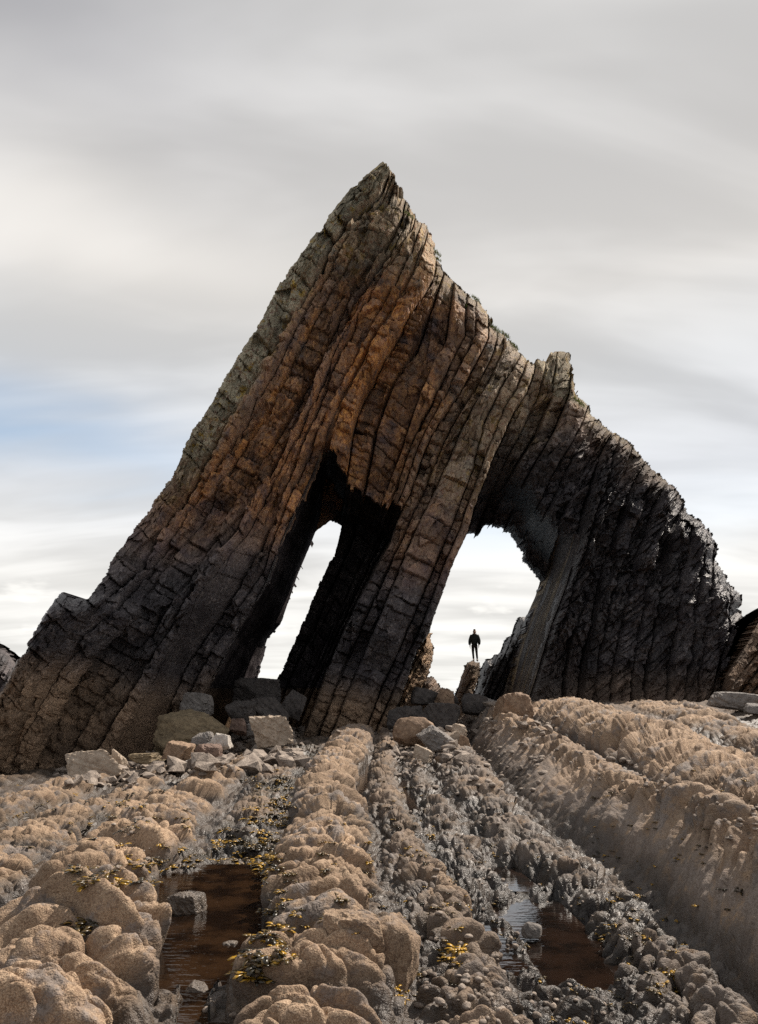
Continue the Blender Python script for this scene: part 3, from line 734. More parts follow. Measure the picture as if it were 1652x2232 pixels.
# ================================================================== SHORE PLATFORM
# gully lines between the ridges: (photo x, photo y, height of the gully floor)
GUL = [
    [(-120, 1660, -.4), (-300, 1720, -.2), (-560, 1800, -.1), (-900, 1930, 0)],
    [(230, 1672, -.35), (180, 1693, -.3), (60, 1730, -.25), (-20, 1762, -.2), (-220, 1850, -.2), (-500, 1980, -.2)],
    [(400, 1655, -.1), (290, 1703, -.2), (173, 1761, -.22), (94, 1780, -.2), (0, 1826, -.2), (-200, 1930, -.2), (-480, 2080, -.1)],
    [(500, 1660, 0), (440, 1692, -.12), (360, 1736, -.2), (252, 1790, -.22), (202, 1837, -.25), (126, 1945, -.25), (72, 2006, -.25), (-60, 2090, -.2), (-300, 2300, -.1)],
    [(610, 1624, .25), (555, 1690, .05), (518, 1743, 0), (472, 1801, 0), (439, 1866, 0), (396, 1902, 0), (378, 1945, 0), (398, 2053, 0), (384, 2132, 0), (380, 2236, 0), (375, 2420, 0)],
    [(752, 1580, .5), (701, 1627, .3), (650, 1713, .05), (622, 1767, 0), (579, 1886, 0), (550, 1965, 0), (560, 2066, 0), (500, 2115, 0), (420, 2215, 0), (400, 2420, 0)],
    [(833, 1576, .75), (809, 1648, .15), (791, 1713, 0), (809, 1789, 0), (827, 1832, 0), (835, 1890, 0), (865, 1958, 0), (888, 2026, 0), (908, 2084, 0), (905, 2150, 0), (885, 2232, 0), (880, 2420, 0)],
    [(862, 1600, .5), (871, 1648, .15), (878, 1713, 0), (896, 1760, 0), (912, 1835, -.05), (953, 1885, -.15), (978, 1933, -.25), (1018, 1983, -.30), (1061, 2048, -.35), (1085, 2102, -.32), (1123, 2170, -.25), (1170, 2232, -.2), (1300, 2420, -.1)],
    [(920, 1640, .15), (932, 1684, 0), (968, 1767, -.05), (1011, 1807, -.2), (1065, 1890, -.42), (1112, 1945, -.5), (1160, 2000, -.5), (1210, 2060, -.5), (1270, 2130, -.5), (1330, 2200, -.42), (1450, 2360, -.2)],
    [(1010, 1622, .1), (1057, 1677, 0), (1147, 1778, -.12), (1219, 1843, -.3), (1309, 1885, -.4), (1399, 1951, -.45), (1435, 2012, -.45), (1489, 2066, -.42), (1579, 2149, -.4), (1619, 2206, -.36), (1760, 2380, -.2)],
    [(1155, 1573, 1.2), (1209, 1620, .72), (1306, 1659, .6), (1381, 1706, .5), (1453, 1731, .5), (1590, 1782, .48), (1652, 1825, .45), (1950, 1990, .4)],
    [(1320, 1535, 1.75), (1430, 1580, 1.25), (1560, 1630, .9), (1700, 1690, .6), (2000, 1800, .5)],
    [(1480, 1528, 1.85), (1560, 1555, 1.5), (1700, 1610, 1.0), (2000, 1710, .7)],
    [(1750, 1535, 1.7), (1850, 1560, 1.4), (2100, 1640, 1.0)],
]
CREST = [  # crest height along each ridge (distance, height), where the crest sits, width of gully floor, small-rubble amount
    ([(8, .1), (14, -.05), (18, -.15), (24, -.45), (34, -.5)], .5, .8),
    ([(6, .15), (13, .10), (19, .0), (25, -.25), (34, -.3)], .5, 1.0),
    ([(5, .16), (12, .06), (16, .03), (20, .0), (26, -.1), (34, 0)], .5, 1.2),
    ([(3, .50), (5, .50), (7, .40), (9, .32), (14, .28), (19, .22), (24, .06), (34, .1)], .55, .6),
    ([(4, -.45), (8, -.30), (10, -.02), (13, .16), (17, .22), (24, .25), (34, .4)], .5, 1.6),
    ([(3, .30), (5, .32), (8, .38), (14, .42), (20, .48), (26, .78), (34, 1.0)], .5, .6),
    ([(3, .20), (8, .22), (14, .26), (22, .40), (28, .65), (34, .8)], .5, 1.5),
    ([(3, -.15), (5, -.28), (6.5, -.38), (8, -.38), (10, -.12), (14, .16), (22, .36), (34, .5)], .5, 1.9),
    ([(3, .16), (5, .02), (6, -.12), (7, -.24), (9, -.34), (10.5, -.18), (12.5, .08), (14.5, .28), (18, .40), (22, .56), (28, .75), (34, .8)], .64, 1.8),
    ([(3, .82), (6, .78), (9, .70), (12, .68), (18, .96), (27, 1.45), (34, 1.5)], .68, .7),
    ([(6, .8), (9, .84), (12, .95), (17, 1.38), (25, 1.80), (34, 1.8)], .5, .8),
    ([(8, .9), (12, 1.0), (17, 1.2), (21.5, 1.6), (25, 1.75), (34, 1.75)], .5, .9),
    ([(8, .9), (14, 1.1), (21.5, 1.6), (25, 1.68), (34, 1.65)], .5, .9),
]
RIDGE_LABEL = [
    'low lumpy rock ridge at the far left edge',
    'narrow barnacled ridge just right of the far left lumps',
    'finely scalloped low ridge left of the big boulder-like ridge',
    'biggest left ridge of swollen barnacled bulges filling the lower left corner',
    'dark weedy low ridge sinking into the brown pool',
    'broad central ridge of overlapping tan lobes leading to the middle pillar',
    'rubbly narrow ridge right beside the broad central ridge',
    'wet broken ridge left of the sky reflecting pool',
    'wet grey craggy ridge right of the sky reflecting pool',
    'long smooth-flanked ridge with a scalloped crest running to the right edge',
    'second scalloped ridge beyond the long smooth-flanked one',
    'lumpy ridge below the black right limb',
    'farthest right lumpy ridge in front of the brown outcrop',
]
WPOOL = [  # gully, near, far, half width, depth
    (4, 5.4, 8.4, .12, .35), (5, 5.4, 8.4, .10, .35), (8, 6.4, 8.9, .44, .30), (8, 9.5, 10.6, .36, .25), (7, 6.4, 7.4, .24, .25), (2, 12.8, 15.8, .24, .2),
    (6, 15.0, 22.0, .10, .12), (7, 13, 17, .14, .12), (3, 10.5, 12.2, .20, .2),
]


def build_shore():
    rng = np.random.RandomState(9)
    # rows
    Yl = [2.2]
    while Yl[-1] < 47: Yl.append(Yl[-1] + min(.085, max(.006, Yl[-1] ** 2 / 3300 * 1.45)))
    Yr = np.array(Yl); nr = len(Yr)
    G, GZ = [], []
    for g in GUL:
        a = []
        for (x, yy, z) in g:
            Y = F * (EYE - z) / (yy - VY); a.append((Y, (x - VX) / F * Y, z))
        a.sort(); a = np.array(a)
        G.append(np.interp(Yr, a[:, 0], a[:, 1])); GZ.append(np.interp(Yr, a[:, 0], a[:, 2]))
    for k in range(1, len(G)): G[k] = np.maximum(G[k], G[k - 1] + .25)
    K = len(G)
    s = []
    per = [50, 70, 80, 130, 90, 140, 100, 90, 120, 170, 130, 90, 60]
    for k in range(K - 1): s.append(k + np.linspace(0, 1, per[k] + 1)[:-1])
    s = np.concatenate(s + [[K - 1.0]]); nc = len(s)
    k = np.minimum(s.astype(int), K - 2); u = s - k
    Ga = np.stack(G); Za = np.stack(GZ)
    X = (Ga[k] * (1 - u)[:, None] + Ga[k + 1] * u[:, None]).T
    Y = np.repeat(Yr[:, None], nc, 1); U = np.repeat(u[None], nr, 0); KK = np.repeat(k[None], nr, 0)
    X = X + fbm(X / 1.2, Y / 1.2, 100, 3) * .12 * np.clip(Y / 8, .5, 1.5)
    zv = (Za[k] * (1 - u)[:, None] + Za[k + 1] * u[:, None]).T
    cz = np.stack([np.interp(Yr, [p[0] for p in c[0]], [p[1] for p in c[0]]) for c in CREST])[k].T
    cpos = np.array([c[1] for c in CREST])[KK]; rub = np.array([c[2] for c in CREST])[KK]
    cpos = np.clip(cpos + fbm(Y / 2.5, KK * 3.7, 101, 2) * .10, .25, .85)
    # gully width and pool basins
    vw = np.where((KK >= 6) & (KK <= 8), .17, np.where(KK <= 3, .21, .15)) * np.ones(X.shape); basin = np.zeros(X.shape)
    for (g, y0, y1, hw, dp) in WPOOL:
        ins = sst(y0 - .25, y0 + .25, Y) * (1 - sst(y1 - .35, y1 + .35, Y))
        left = (KK == g) ; right = (KK == g - 1)
        tt = np.where(left, U, 1 - U)
        vw = np.where(left | right, np.where(((left) & (U < .5)) | ((right) & (U > .5)), np.maximum(vw, hw * ins), vw), vw)
        basin += np.where(left | right, dp * ins * (1 - sst(hw * .7, hw * 1.3, tt)), 0)
    t = np.where(U < cpos, U / cpos, (1 - U) / (1 - cpos))
    t = np.clip((t - vw) / (1 - vw), 0, 1)
    expo = np.where(KK == 9, np.where(U < cpos, 1.15, .7), .8)
    p = np.sin(np.pi / 2 * t) ** expo
    p = np.where((KK == 9) & (U < cpos), .55 * t ** .9 + .45 * p, p)
    zc = cz - zv
    z = zv + zc * p
    zb = z.copy()
    # distance along the cross profile, counted from the middle of each ridge
    arc = np.concatenate([np.zeros((nr, 1)), np.cumsum(np.hypot(np.diff(X, axis=1), np.diff(zb, axis=1)), 1)], 1)
    mid = np.array([int(np.argmin(np.abs(s - (q + .55)))) for q in range(K - 1)])
    A = arc - arc[:, mid[k]]
    X0 = X.copy()
    # swollen lobes along the crests
    Xc = (Ga[k].T * (1 - cpos) + Ga[k + 1].T * cpos)
    yy = Y + np.where(KK >= 9, .50, .30) * np.abs(A)
    wx = A + fbm(A * .9 + KK * 7, Y * .9, 102, 3, .45) * .30; wy = yy + fbm(A * .9 + 9 + KK * 7, Y * .9, 103, 3, .45) * .22
    far = sst(9, 20, Y)
    m1, m2, mgx, mgy, mx1, my1 = worley(wx / 1.15 + KK * 5, wy / .95 + KK * 3, 117, .8)
    bulge = np.clip(1 - (m1 / .85) ** 2, 0, 1) ** .78 + .5 * (hsh(mx1, my1, 118) - .5) * sst(0, .30, m2 - m1)
    a1, a2, gx, gy, ix, iy = worley(wx / np.array([1.2, 1.2, 1.2, 1.7, .9, 1.7, .8, .6, .7, 2.4, 2.2, 1.2, 1.0])[KK] + KK * 13.37, wy / np.array([.36, .30, .28, .50, .34, .37, .30, .34, .40, .36, .40, .45, .45])[KK], 104, .85)
    lobe = np.clip(1 - (a1 / .80) ** 2, 0, 1) ** .78 + .6 * (hsh(ix, iy, 105) - .5) * sst(0, .30, a2 - a1)
    b1, b2, hx, hy, jx, jy = worley(wx / .30 + KK * 7, wy / .21, 106, .95)
    lob2 = np.clip(1 - (b1 / .8) ** 2, 0, 1) ** .78 + .6 * (hsh(jx, jy, 107) - .5) * sst(0, .30, b2 - b1)
    c1, c2, *_c = worley(wx / .13, wy / .10, 108, .95)
    lob3 = np.clip(1 - (c1 / .8) ** 2, 0, 1) ** .78 + .6 * (hsh(_c[2], _c[3], 109) - .5) * sst(0, .30, c2 - c1)
    calm = np.where((KK == 9) & (U < cpos), .13 + .87 * sst(.48, .90, t), 1.0)
    smooth = np.clip(1.75 - rub, .45, 1.1)
    inp = np.clip(1 - basin / .12 * (1 - sst(.10, .45, p)), .15, 1)
    amp = (.25 + .75 * sst(0, .6, p)) * calm * inp
    hi = np.clip(zc, .40, .75)
    near = 1 - sst(7, 15, Y)
    z += amp * hi * smooth * (np.where(KK <= 3, .30, .16) * near * (bulge - .6) + .10 * (bulge - .6) + np.where(KK >= 9, .72, .74 - .22 * near) * (lobe - .62))
    z += amp * (.014 + .072 * np.clip(rub - .6, 0, 2)) * (1 - .35 * near * (rub < 1.4)) * (lob2 - .6)
    z += (.25 + .75 * calm) * inp * (.003 + .026 * np.clip(rub - .5, 0, 2)) * (lob3 - .6)
    # shingled slivers: every lobe breaks down towards the viewer
    z += amp * smooth * hi * (-gy * .46 * sst(0, .22, a2 - a1) - mgy * .16 * sst(0, .22, m2 - m1)) + amp * (-hy) * sst(0, .22, b2 - b1) * (.035 + .02 * rub)
    # oblique ribs on the smooth flank
    z += np.where(KK == 9, 1, .3) * fbm(yy * 3.2, A * 1.1 + KK * 9, 115, 3) * .055 * sst(.05, .4, t)
    z += fbm(X * 1.6, Y * 1.6, 110, 5, .58) * .085 * (.4 + p)
    rdg = 1 - np.abs(fbm(A * 2.4 + KK * 3, yy * 3.4, 116, 4, .6)) * 2.4
    z -= amp * (.045 + .03 * near) * np.clip(rdg, 0, 1) ** 4
    z += fbm(X * 9, Y * 9, 111, 3) * .018
    # cracks
    z -= amp * .07 * near * np.exp(-(m2 - m1) / .03)
    z -= amp * .11 * np.exp(-(a2 - a1) / .06) + amp * .035 * np.exp(-(b2 - b1) / .06)
    # bumps stand square to the flank, not straight up
    bmp = z - zb
    gx_ = np.gradient(zb, axis=1) / np.maximum(np.gradient(X0, axis=1), 1e-4)
    for _ in range(3): gx_[:, 1:-1] = (gx_[:, :-2] + gx_[:, 1:-1] * 2 + gx_[:, 2:]) / 4
    gx_ = np.clip(gx_, -2.2, 2.2); nl = np.sqrt(1 + gx_ ** 2)
    X = X0 - bmp * gx_ / nl * sst(0, .12, p); z = zb + bmp / nl ** .6
    # gully rubble
    r1, r2, *_r = worley(X / .17, Y / .16, 112, .95)
    sz = hsh(_r[2], _r[3], 113)
    z += (1 - p) ** 2 * .085 * sz * np.sqrt(np.clip(1 - (r1 / .6) ** 2, 0, 1)) * (1 - .7 * (basin > .05))
    z -= basin
    # falls away to the sea behind
    z -= sst(36, 45, Y) * 3.5
    z += fbm(X / 5, Y / 5, 114, 2) * .06
    V = np.stack([X, Y, z], -1)
    # zones: wet / grey / weed / tone
    hgt = z - zv + basin * .6
    nz = fbm(X * .8, Y * .8, 120, 4)
    wet = (1 - sst(.08, .34, hgt + nz * .18))
    wetr = np.array([.5, .6, .7, .5, 1., .5, .75, 1., 1., .55, .5, .4, .4])[KK]
    wet = np.clip(np.maximum(wet, np.where((KK >= 6) & (KK <= 8), .9 * sst(-.5, .2, nz) * (1 - .45 * p), 0)) * (.5 + .5 * wetr), 0, 1)
    wet = np.where((KK == 4), np.maximum(wet, .45 * (1 - sst(18, 24, Y))), wet)
    wet *= 1 - sst(22, 27, Y) * .7
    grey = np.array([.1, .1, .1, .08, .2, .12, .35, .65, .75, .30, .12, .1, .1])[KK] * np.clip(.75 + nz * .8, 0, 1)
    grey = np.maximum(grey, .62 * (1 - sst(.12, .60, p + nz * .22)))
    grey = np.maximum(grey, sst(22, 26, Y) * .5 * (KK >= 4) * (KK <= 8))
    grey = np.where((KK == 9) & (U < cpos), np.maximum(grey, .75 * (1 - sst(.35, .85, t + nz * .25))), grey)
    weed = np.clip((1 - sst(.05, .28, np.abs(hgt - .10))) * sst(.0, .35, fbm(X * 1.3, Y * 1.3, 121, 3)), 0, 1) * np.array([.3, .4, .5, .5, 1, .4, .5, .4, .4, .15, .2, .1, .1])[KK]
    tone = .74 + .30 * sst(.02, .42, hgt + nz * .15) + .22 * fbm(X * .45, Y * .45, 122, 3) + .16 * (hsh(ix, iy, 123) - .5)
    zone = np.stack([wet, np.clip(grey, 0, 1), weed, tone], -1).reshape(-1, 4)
    C = nc
    ii, jj = np.meshgrid(np.arange(nr - 1), np.arange(nc - 1), indexing='ij')
    a = (ii * C + jj).ravel()
    Q = np.stack([a, a + 1, a + C + 1, a + C], 1); rk = k[jj.ravel()]
    Vf = V.reshape(-1, 3)
    for r in range(K - 1):
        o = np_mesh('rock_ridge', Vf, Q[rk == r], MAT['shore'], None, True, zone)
        q = Vf[Q[rk == r].ravel()]
        lo = Vector((float(q[:, 0].mean()), float(q[:, 1].min()), -.3))
        o.data.transform(Matrix.Translation(-lo)); o.location = lo
        tag(o, RIDGE_LABEL[r], 'rock ridge', 'rock ridges on the shore platform')
    return V, G, Yr


SH_V, SH_G, SH_Y = build_shore()
SH_PX = SH_V[..., 0] / SH_V[..., 1] * F + VX
SH_PY = VY - (SH_V[..., 2] - EYE) / SH_V[..., 1] * F


PICK = np.full((420, 700), -1, np.int64)
_o = np.argsort(-SH_V[..., 1].ravel(), kind='stable')
_gx = np.floor((SH_PX.ravel()[_o] + 100) / 3).astype(int); _gy = np.floor((SH_PY.ravel()[_o] - 1400) / 3).astype(int)
_m = (_gx >= 0) & (_gx < 700) & (_gy >= 0) & (_gy < 420)
PICK[_gy[_m], _gx[_m]] = _o[_m]


def shore_pick(px, py, r=5.0):
    """the nearest shore point that the photo would show at px, py"""
    i = int((py - 1400) / 3); j = int((px + 100) / 3)
    for q in range(1, 12):
        w_ = PICK[max(0, i - q + 1):i + q, max(0, j - q + 1):j + q]; w_ = w_[w_ >= 0]
        if len(w_):
            v = SH_V.reshape(-1, 3)[w_]
            return Vector(v[np.argmin(v[:, 1])])
    return None


def shore_z(x, y):
    i = int(np.clip(np.searchsorted(SH_Y, y), 1, len(SH_Y) - 1))
    return float(np.interp(x, SH_V[i, :, 0], SH_V[i, :, 2]))


# shore beyond both sides of the ridges, and the sea
def side_shore(name, x0, x1):
    gx = np.linspace(x0, x1, 60); gy = np.linspace(2.2, 46, 120)
    X, Y = np.meshgrid(gx, gy)
    z = -.5 + fbm(X / 2, Y / 4, 130, 4) * .6 - sst(36, 45, Y) * 3 + (x0 > 0) * 1.2 * sst(5, 25, Y)
    V = np.stack([X, Y, z], -1).reshape(-1, 3)
    ii, jj = np.meshgrid(np.arange(119), np.arange(59), indexing='ij'); a = (ii * 60 + jj).ravel()
    zone = np.tile(np.array([.3, .3, .1, .9]), (len(V), 1))
    tag(np_mesh(name, V, np.stack([a, a + 1, a + 61, a + 60], 1), MAT['shore'], None, True, zone), kind='structure')


side_shore('ground', -45, float(SH_V[:, 0, 0].max()) + .3)
side_shore('ground', float(SH_V[:, -1, 0].min()) - .3, 45)
bm = bmesh.new()
vs = [bm.verts.new(c) for c in ((-9000, -200, -1.6), (9000, -200, -1.6), (9000, 12000, -1.6), (-9000, 12000, -1.6))]; bm.faces.new(vs)
tag(bm_obj('sea', bm, MAT['sea']), kind='structure')
bm = bmesh.new()
prev = None
for i in range(61):
    x = -6000 + i * 200; h = 16 + 10 * math.sin(i * .7) + 7 * math.sin(i * 1.9 + 1)
    row = [bm.verts.new((x, 7000, -2)), bm.verts.new((x, 7300, h)), bm.verts.new((x, 8200, h * .8)), bm.verts.new((x, 9000, -2))]
    if prev:
        for j in range(3): bm.faces.new((prev[j], row[j], row[j + 1], prev[j + 1]))
    prev = row
tag(bm_obj('hills', bm, MAT['hill'], None, True), kind='structure')


def pool(name, label, g, y0, y1, half, z, mat, cat='tide pool'):
    bm = bmesh.new(); prev = None
    for Y in np.linspace(y0, y1, 24):
        xs = [float(np.interp(Y, SH_Y, SH_G[q])) for q in g]
        row = [bm.verts.new((min(xs) - half, Y, z)), bm.verts.new((max(xs) + half, Y, z))]
        if prev: bm.faces.new((prev[0], prev[1], row[1], row[0]))
        prev = row
    o = bm_obj(name, bm, mat)
    tag(o, kind='structure'); return o


pool('tide_pool', '', (4, 5), 4.3, 9.0, .35, -.03, MAT['pool_brown'])
pool('tide_pool', '', (8,), 6.3, 9.1, .55, -.52, MAT['pool_clear'])
pool('tide_pool', '', (8,), 9.3, 10.9, .45, -.47, MAT['pool_clear'])
pool('tide_pool', '', (7,), 6.2, 7.6, .30, -.36, MAT['pool_clear'])
pool('tide_pool', '', (2,), 12.4, 16.3, .5, -.26, MAT['pool_brown'])
pool('tide_pool', '', (6,), 14.8, 22.2, .16, .06, MAT['pool_clear'])
pool('tide_pool', '', (7,), 12.8, 17.2, .2, .04, MAT['pool_clear'])
pool('tide_pool', '', (3,), 10.2, 12.6, .4, -.27, MAT['pool_brown'])


# ================================================================== BOULDERS
def boulder(name, label, px, pyb, wpx, hpx, Y, mat, seed, deep=.8, tilt=0.0, yaw=0.0, flat=10, cat='boulder', round_=.0, sub=5, group=None, cut=None):
    """a stone wpx wide and hpx high in the photo, its foot at px, pyb, standing at distance Y"""
    rng = np.random.RandomState(seed)
    bm = bmesh.new(); bmesh.ops.create_icosphere(bm, subdivisions=sub, radius=1)
    D = np.array([v.co for v in bm.verts]); D /= np.linalg.norm(D, axis=1)[:, None]
    nrm = rng.normal(size=(flat, 3)); nrm /= np.linalg.norm(nrm, axis=1)[:, None]
    box = np.array([(1, 0, .15), (-1, .1, .1), (0, 1, 0), (0, -1, .15), (.1, 0, 1), (0, 0, -1)]) + rng.normal(size=(6, 3)) * .18
    box /= np.linalg.norm(box, axis=1)[:, None]
    nrm = np.concatenate([nrm, box]); off = np.concatenate([rng.uniform(.80, 1.08, flat), rng.uniform(.78, .88, 6)])
    dt = D @ nrm.T
    r = np.where(dt > .05, off[None] / np.maximum(dt, .05), 9).min(1)
    r = (1 - round_) * np.minimum(r, 1.5) + round_ * (.98)
    P = D * r[:, None]
    q = P * 2.2 + seed
    r2 = 1 + .05 * fbm(q[:, 0] + q[:, 2] * .7, q[:, 1] - q[:, 2] * .6, seed, 4)
    f, e = facets(q[:, 0] * 1.3 + q[:, 2], q[:, 1] * 1.3 - q[:, 2], seed + 3, .06, .035)
    f_, e_ = facets(q[:, 0] * 3.7 + q[:, 2] * 2.1, q[:, 1] * 3.7 - q[:, 2] * 2.3, seed + 5, .030, .022)
    g_ = fbm(q[:, 0] * 5 + q[:, 2] * 3, q[:, 1] * 5 - q[:, 2] * 3.3, seed + 6, 3) * .022
    P = P * (r2 + (f + f_) * (1 - .7 * round_) + g_)[:, None]
    P /= np.abs(P).max(0)
    sx = wpx * Y / F / 2; sz = hpx * Y / F / 2
    M = Matrix.Rotation(R(tilt), 3, 'Y') @ Matrix.Rotation(R(yaw), 3, 'Z')
    P = P @ np.array(M).T
    P -= (P.max(0) + P.min(0)) / 2
    P = P / ((P.max(0) - P.min(0)) / 2) * np.array([sx, sx * deep, sz])
    for v, c in zip(bm.verts, P): v.co = c
    o = bm_obj(name, bm, MAT[mat], None, round_ > .35)
    c = at(px, pyb - hpx / 2, Y)
    o.data.transform(Matrix.Translation((0, 0, sz))); o.location = (c.x, Y, c.z - sz * 1.16)
    if mat == 'shore':
        ca = o.data.attributes.new('zone', 'FLOAT_COLOR', 'POINT')
        ca.data.foreach_set('color', np.tile(np.array([.0, .12, 0, .9], np.float32), len(o.data.vertices)))
    tag(o, label, cat, group)
    return o


B = [
    ('big olive slab boulder with a lit right end below the narrow opening', 415, 1648, 178, 112, 24.0, 'olive', dict(deep=.6, tilt=-9, yaw=20, flat=6)),
    ('pale wedge shaped boulder leaning at the lower left foot of the arch', 206, 1716, 140, 92, 18.5, 'pale', dict(deep=.6, tilt=-22, yaw=25, flat=5)),
    ('small pale block tucked behind the pale wedge', 257, 1672, 34, 44, 19.5, 'pale', dict(flat=5, tilt=15)),
    ('square brown block in front of the olive slab', 388, 1655, 72, 44, 20.0, 'brown', dict(flat=4, tilt=5)),
    ('low mossy brown rock left of the square brown block', 322, 1662, 76, 24, 20.2, 'olive', dict(flat=8)),
    ('pale grey angular block at the right end of the olive slab', 447, 1625, 54, 34, 21.5, 'grey', dict(flat=6)),
    ('bleached rock with a dark top seam beside the pale grey block', 478, 1632, 56, 38, 21.3, 'white', dict(flat=7, tilt=18)),
    ('reddish rounded rock below the bleached rock', 454, 1655, 60, 38, 20.6, 'red', dict(flat=7, round_=.3)),
    ('flat bleached stone lying on the ridge top', 440, 1672, 70, 28, 19.6, 'white', dict(flat=6, tilt=6)),
    ('large grey brown block with a sloping top left of the pillar foot', 594, 1626, 96, 74, 23.0, 'pale', dict(deep=.7, tilt=-18, yaw=15, flat=6)),
    ('rusty small rock between the olive slab and the large grey brown block', 520, 1602, 40, 40, 24.5, 'red', dict(flat=6)),
    ('blue grey stone beside the rusty small rock', 548, 1606, 30, 32, 24.6, 'grey', dict(flat=6)),
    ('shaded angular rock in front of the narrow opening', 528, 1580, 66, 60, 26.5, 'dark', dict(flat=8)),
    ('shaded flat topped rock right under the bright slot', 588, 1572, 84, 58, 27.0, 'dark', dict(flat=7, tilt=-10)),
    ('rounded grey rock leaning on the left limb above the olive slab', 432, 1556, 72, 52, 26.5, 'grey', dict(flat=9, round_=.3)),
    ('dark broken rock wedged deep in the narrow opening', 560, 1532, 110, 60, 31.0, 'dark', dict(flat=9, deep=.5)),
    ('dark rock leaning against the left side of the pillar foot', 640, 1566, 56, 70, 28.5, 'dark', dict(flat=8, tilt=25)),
    ('barnacled two-part boulder right of the pillar foot', 905, 1622, 100, 66, 22.5, 'brown', dict(deep=.7, tilt=-14, round_=.4, flat=8)),
    ('dark wedge boulder propped over smaller stones', 952, 1632, 90, 56, 21.5, 'grey', dict(deep=.6, tilt=-26, flat=5)),
    ('pale square stone below the dark wedge boulder', 921, 1660, 46, 42, 20.0, 'pale', dict(flat=5, tilt=10)),
    ('small sunlit block right of the dark wedge boulder', 1001, 1606, 38, 32, 22.5, 'pale', dict(flat=5)),
    ('small pale slab under the sunlit block', 993, 1624, 30, 34, 22.0, 'pale', dict(flat=4, tilt=-35)),
    ('small brown rock resting against the long ridge end', 1010, 1628, 30, 30, 21.8, 'brown', dict(flat=6)),
    ('big brown pointed boulder at the start of the long ridge', 1118, 1582, 86, 80, 25.5, 'brown', dict(deep=.8, round_=.25, flat=6)),
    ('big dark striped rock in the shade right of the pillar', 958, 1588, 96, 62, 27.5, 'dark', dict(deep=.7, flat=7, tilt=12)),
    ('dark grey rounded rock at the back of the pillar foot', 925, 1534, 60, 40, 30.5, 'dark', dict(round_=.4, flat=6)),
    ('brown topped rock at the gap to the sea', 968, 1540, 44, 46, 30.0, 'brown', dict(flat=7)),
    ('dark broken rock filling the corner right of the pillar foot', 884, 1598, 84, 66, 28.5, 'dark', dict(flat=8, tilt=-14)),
    ('rough brown rock against the foot of the orange lit slab', 905, 1556, 50, 50, 31.5, 'brown', dict(flat=8, tilt=20)),
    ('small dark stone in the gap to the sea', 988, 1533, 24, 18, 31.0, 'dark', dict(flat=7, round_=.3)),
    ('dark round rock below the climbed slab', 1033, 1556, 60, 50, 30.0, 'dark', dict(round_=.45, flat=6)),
    ('grey sharp rock between the climbed slab and the pointed boulder', 1064, 1546, 34, 28, 30.5, 'grey', dict(flat=6, tilt=20)),
    ('long smooth grey boulder at the right below the brown outcrop', 1597, 1546, 98, 42, 24.0, 'grey', dict(deep=.6, round_=.35, flat=6)),
    ('small grey boulder at the right edge', 1640, 1556, 40, 26, 22.5, 'grey', dict(round_=.3, flat=6)),
    ('pinkish stone standing in the gully behind the long ridge', 1439, 1722, 22, 36, 12.9, 'brown', dict(round_=.4, flat=5)),
    ('rounded stone heap top in the gully behind the long ridge', 1371, 1698, 34, 22, 13.6, 'grey', dict(round_=.45, flat=6)),
    ('slanted grey stone near the right edge gully', 1612, 1790, 34, 26, 9.8, 'grey', dict(flat=5, tilt=-25)),
    ('small grey stone left of the slanted grey stone', 1575, 1782, 26, 20, 10.0, 'grey', dict(flat=6, round_=.3)),
    ('pale green stone lying at the pillar foot', 880, 1594, 34, 22, 23.5, 'white', dict(flat=6, round_=.4)),
    ('pale stone on wet gully floor at the pillar foot', 870, 1606, 28, 20, 23.0, 'grey', dict(flat=6, round_=.3)),
    ('wet rounded stone standing in the sky reflecting pool', 1160, 2042, 46, 34, 7.6, 'grey', dict(flat=6, round_=.5)),
    ('brown wet rock at the pool foot of the biggest left ridge', 408, 2020, 84, 84, 7.1, 'wetrock', dict(round_=.35, flat=8)),
    ('lower dark rock lying half in the brown pool', 436, 2062, 70, 44, 6.6, 'wetrock', dict(round_=.4, flat=8)),
    ('small weedy stone awash in the brown pool', 500, 2078, 40, 30, 6.15, 'wetrock', dict(round_=.5, flat=6)),
    ('flat stone just breaking the surface of the brown pool', 470, 1990, 60, 18, 7.4, 'wetrock', dict(round_=.4, flat=6)),
    ('grey green wet stone near the bottom end of the brown pool', 432, 2182, 56, 46, 5.2, 'wetrock', dict(round_=.45, flat=7)),
    ('cracked left half of the split boulder on the central ridge', 772, 2112, 136, 140, 5.2, 'shore', dict(deep=.75, round_=.30, flat=7, tilt=-8)),
    ('big right half of the split boulder on the central ridge', 850, 2182, 140, 205, 5.3, 'shore', dict(deep=.9, round_=.45, flat=6, tilt=10)),
]
for i, (lb, px_, pb_, w_, h_, Y_, mt_, kw) in enumerate(B):
    boulder('boulder' if w_ > 45 else 'stone', lb, px_, pb_, w_, h_, Y_, mt_, 500 + i * 7, cat='boulder' if w_ > 45 else 'stone', **kw)


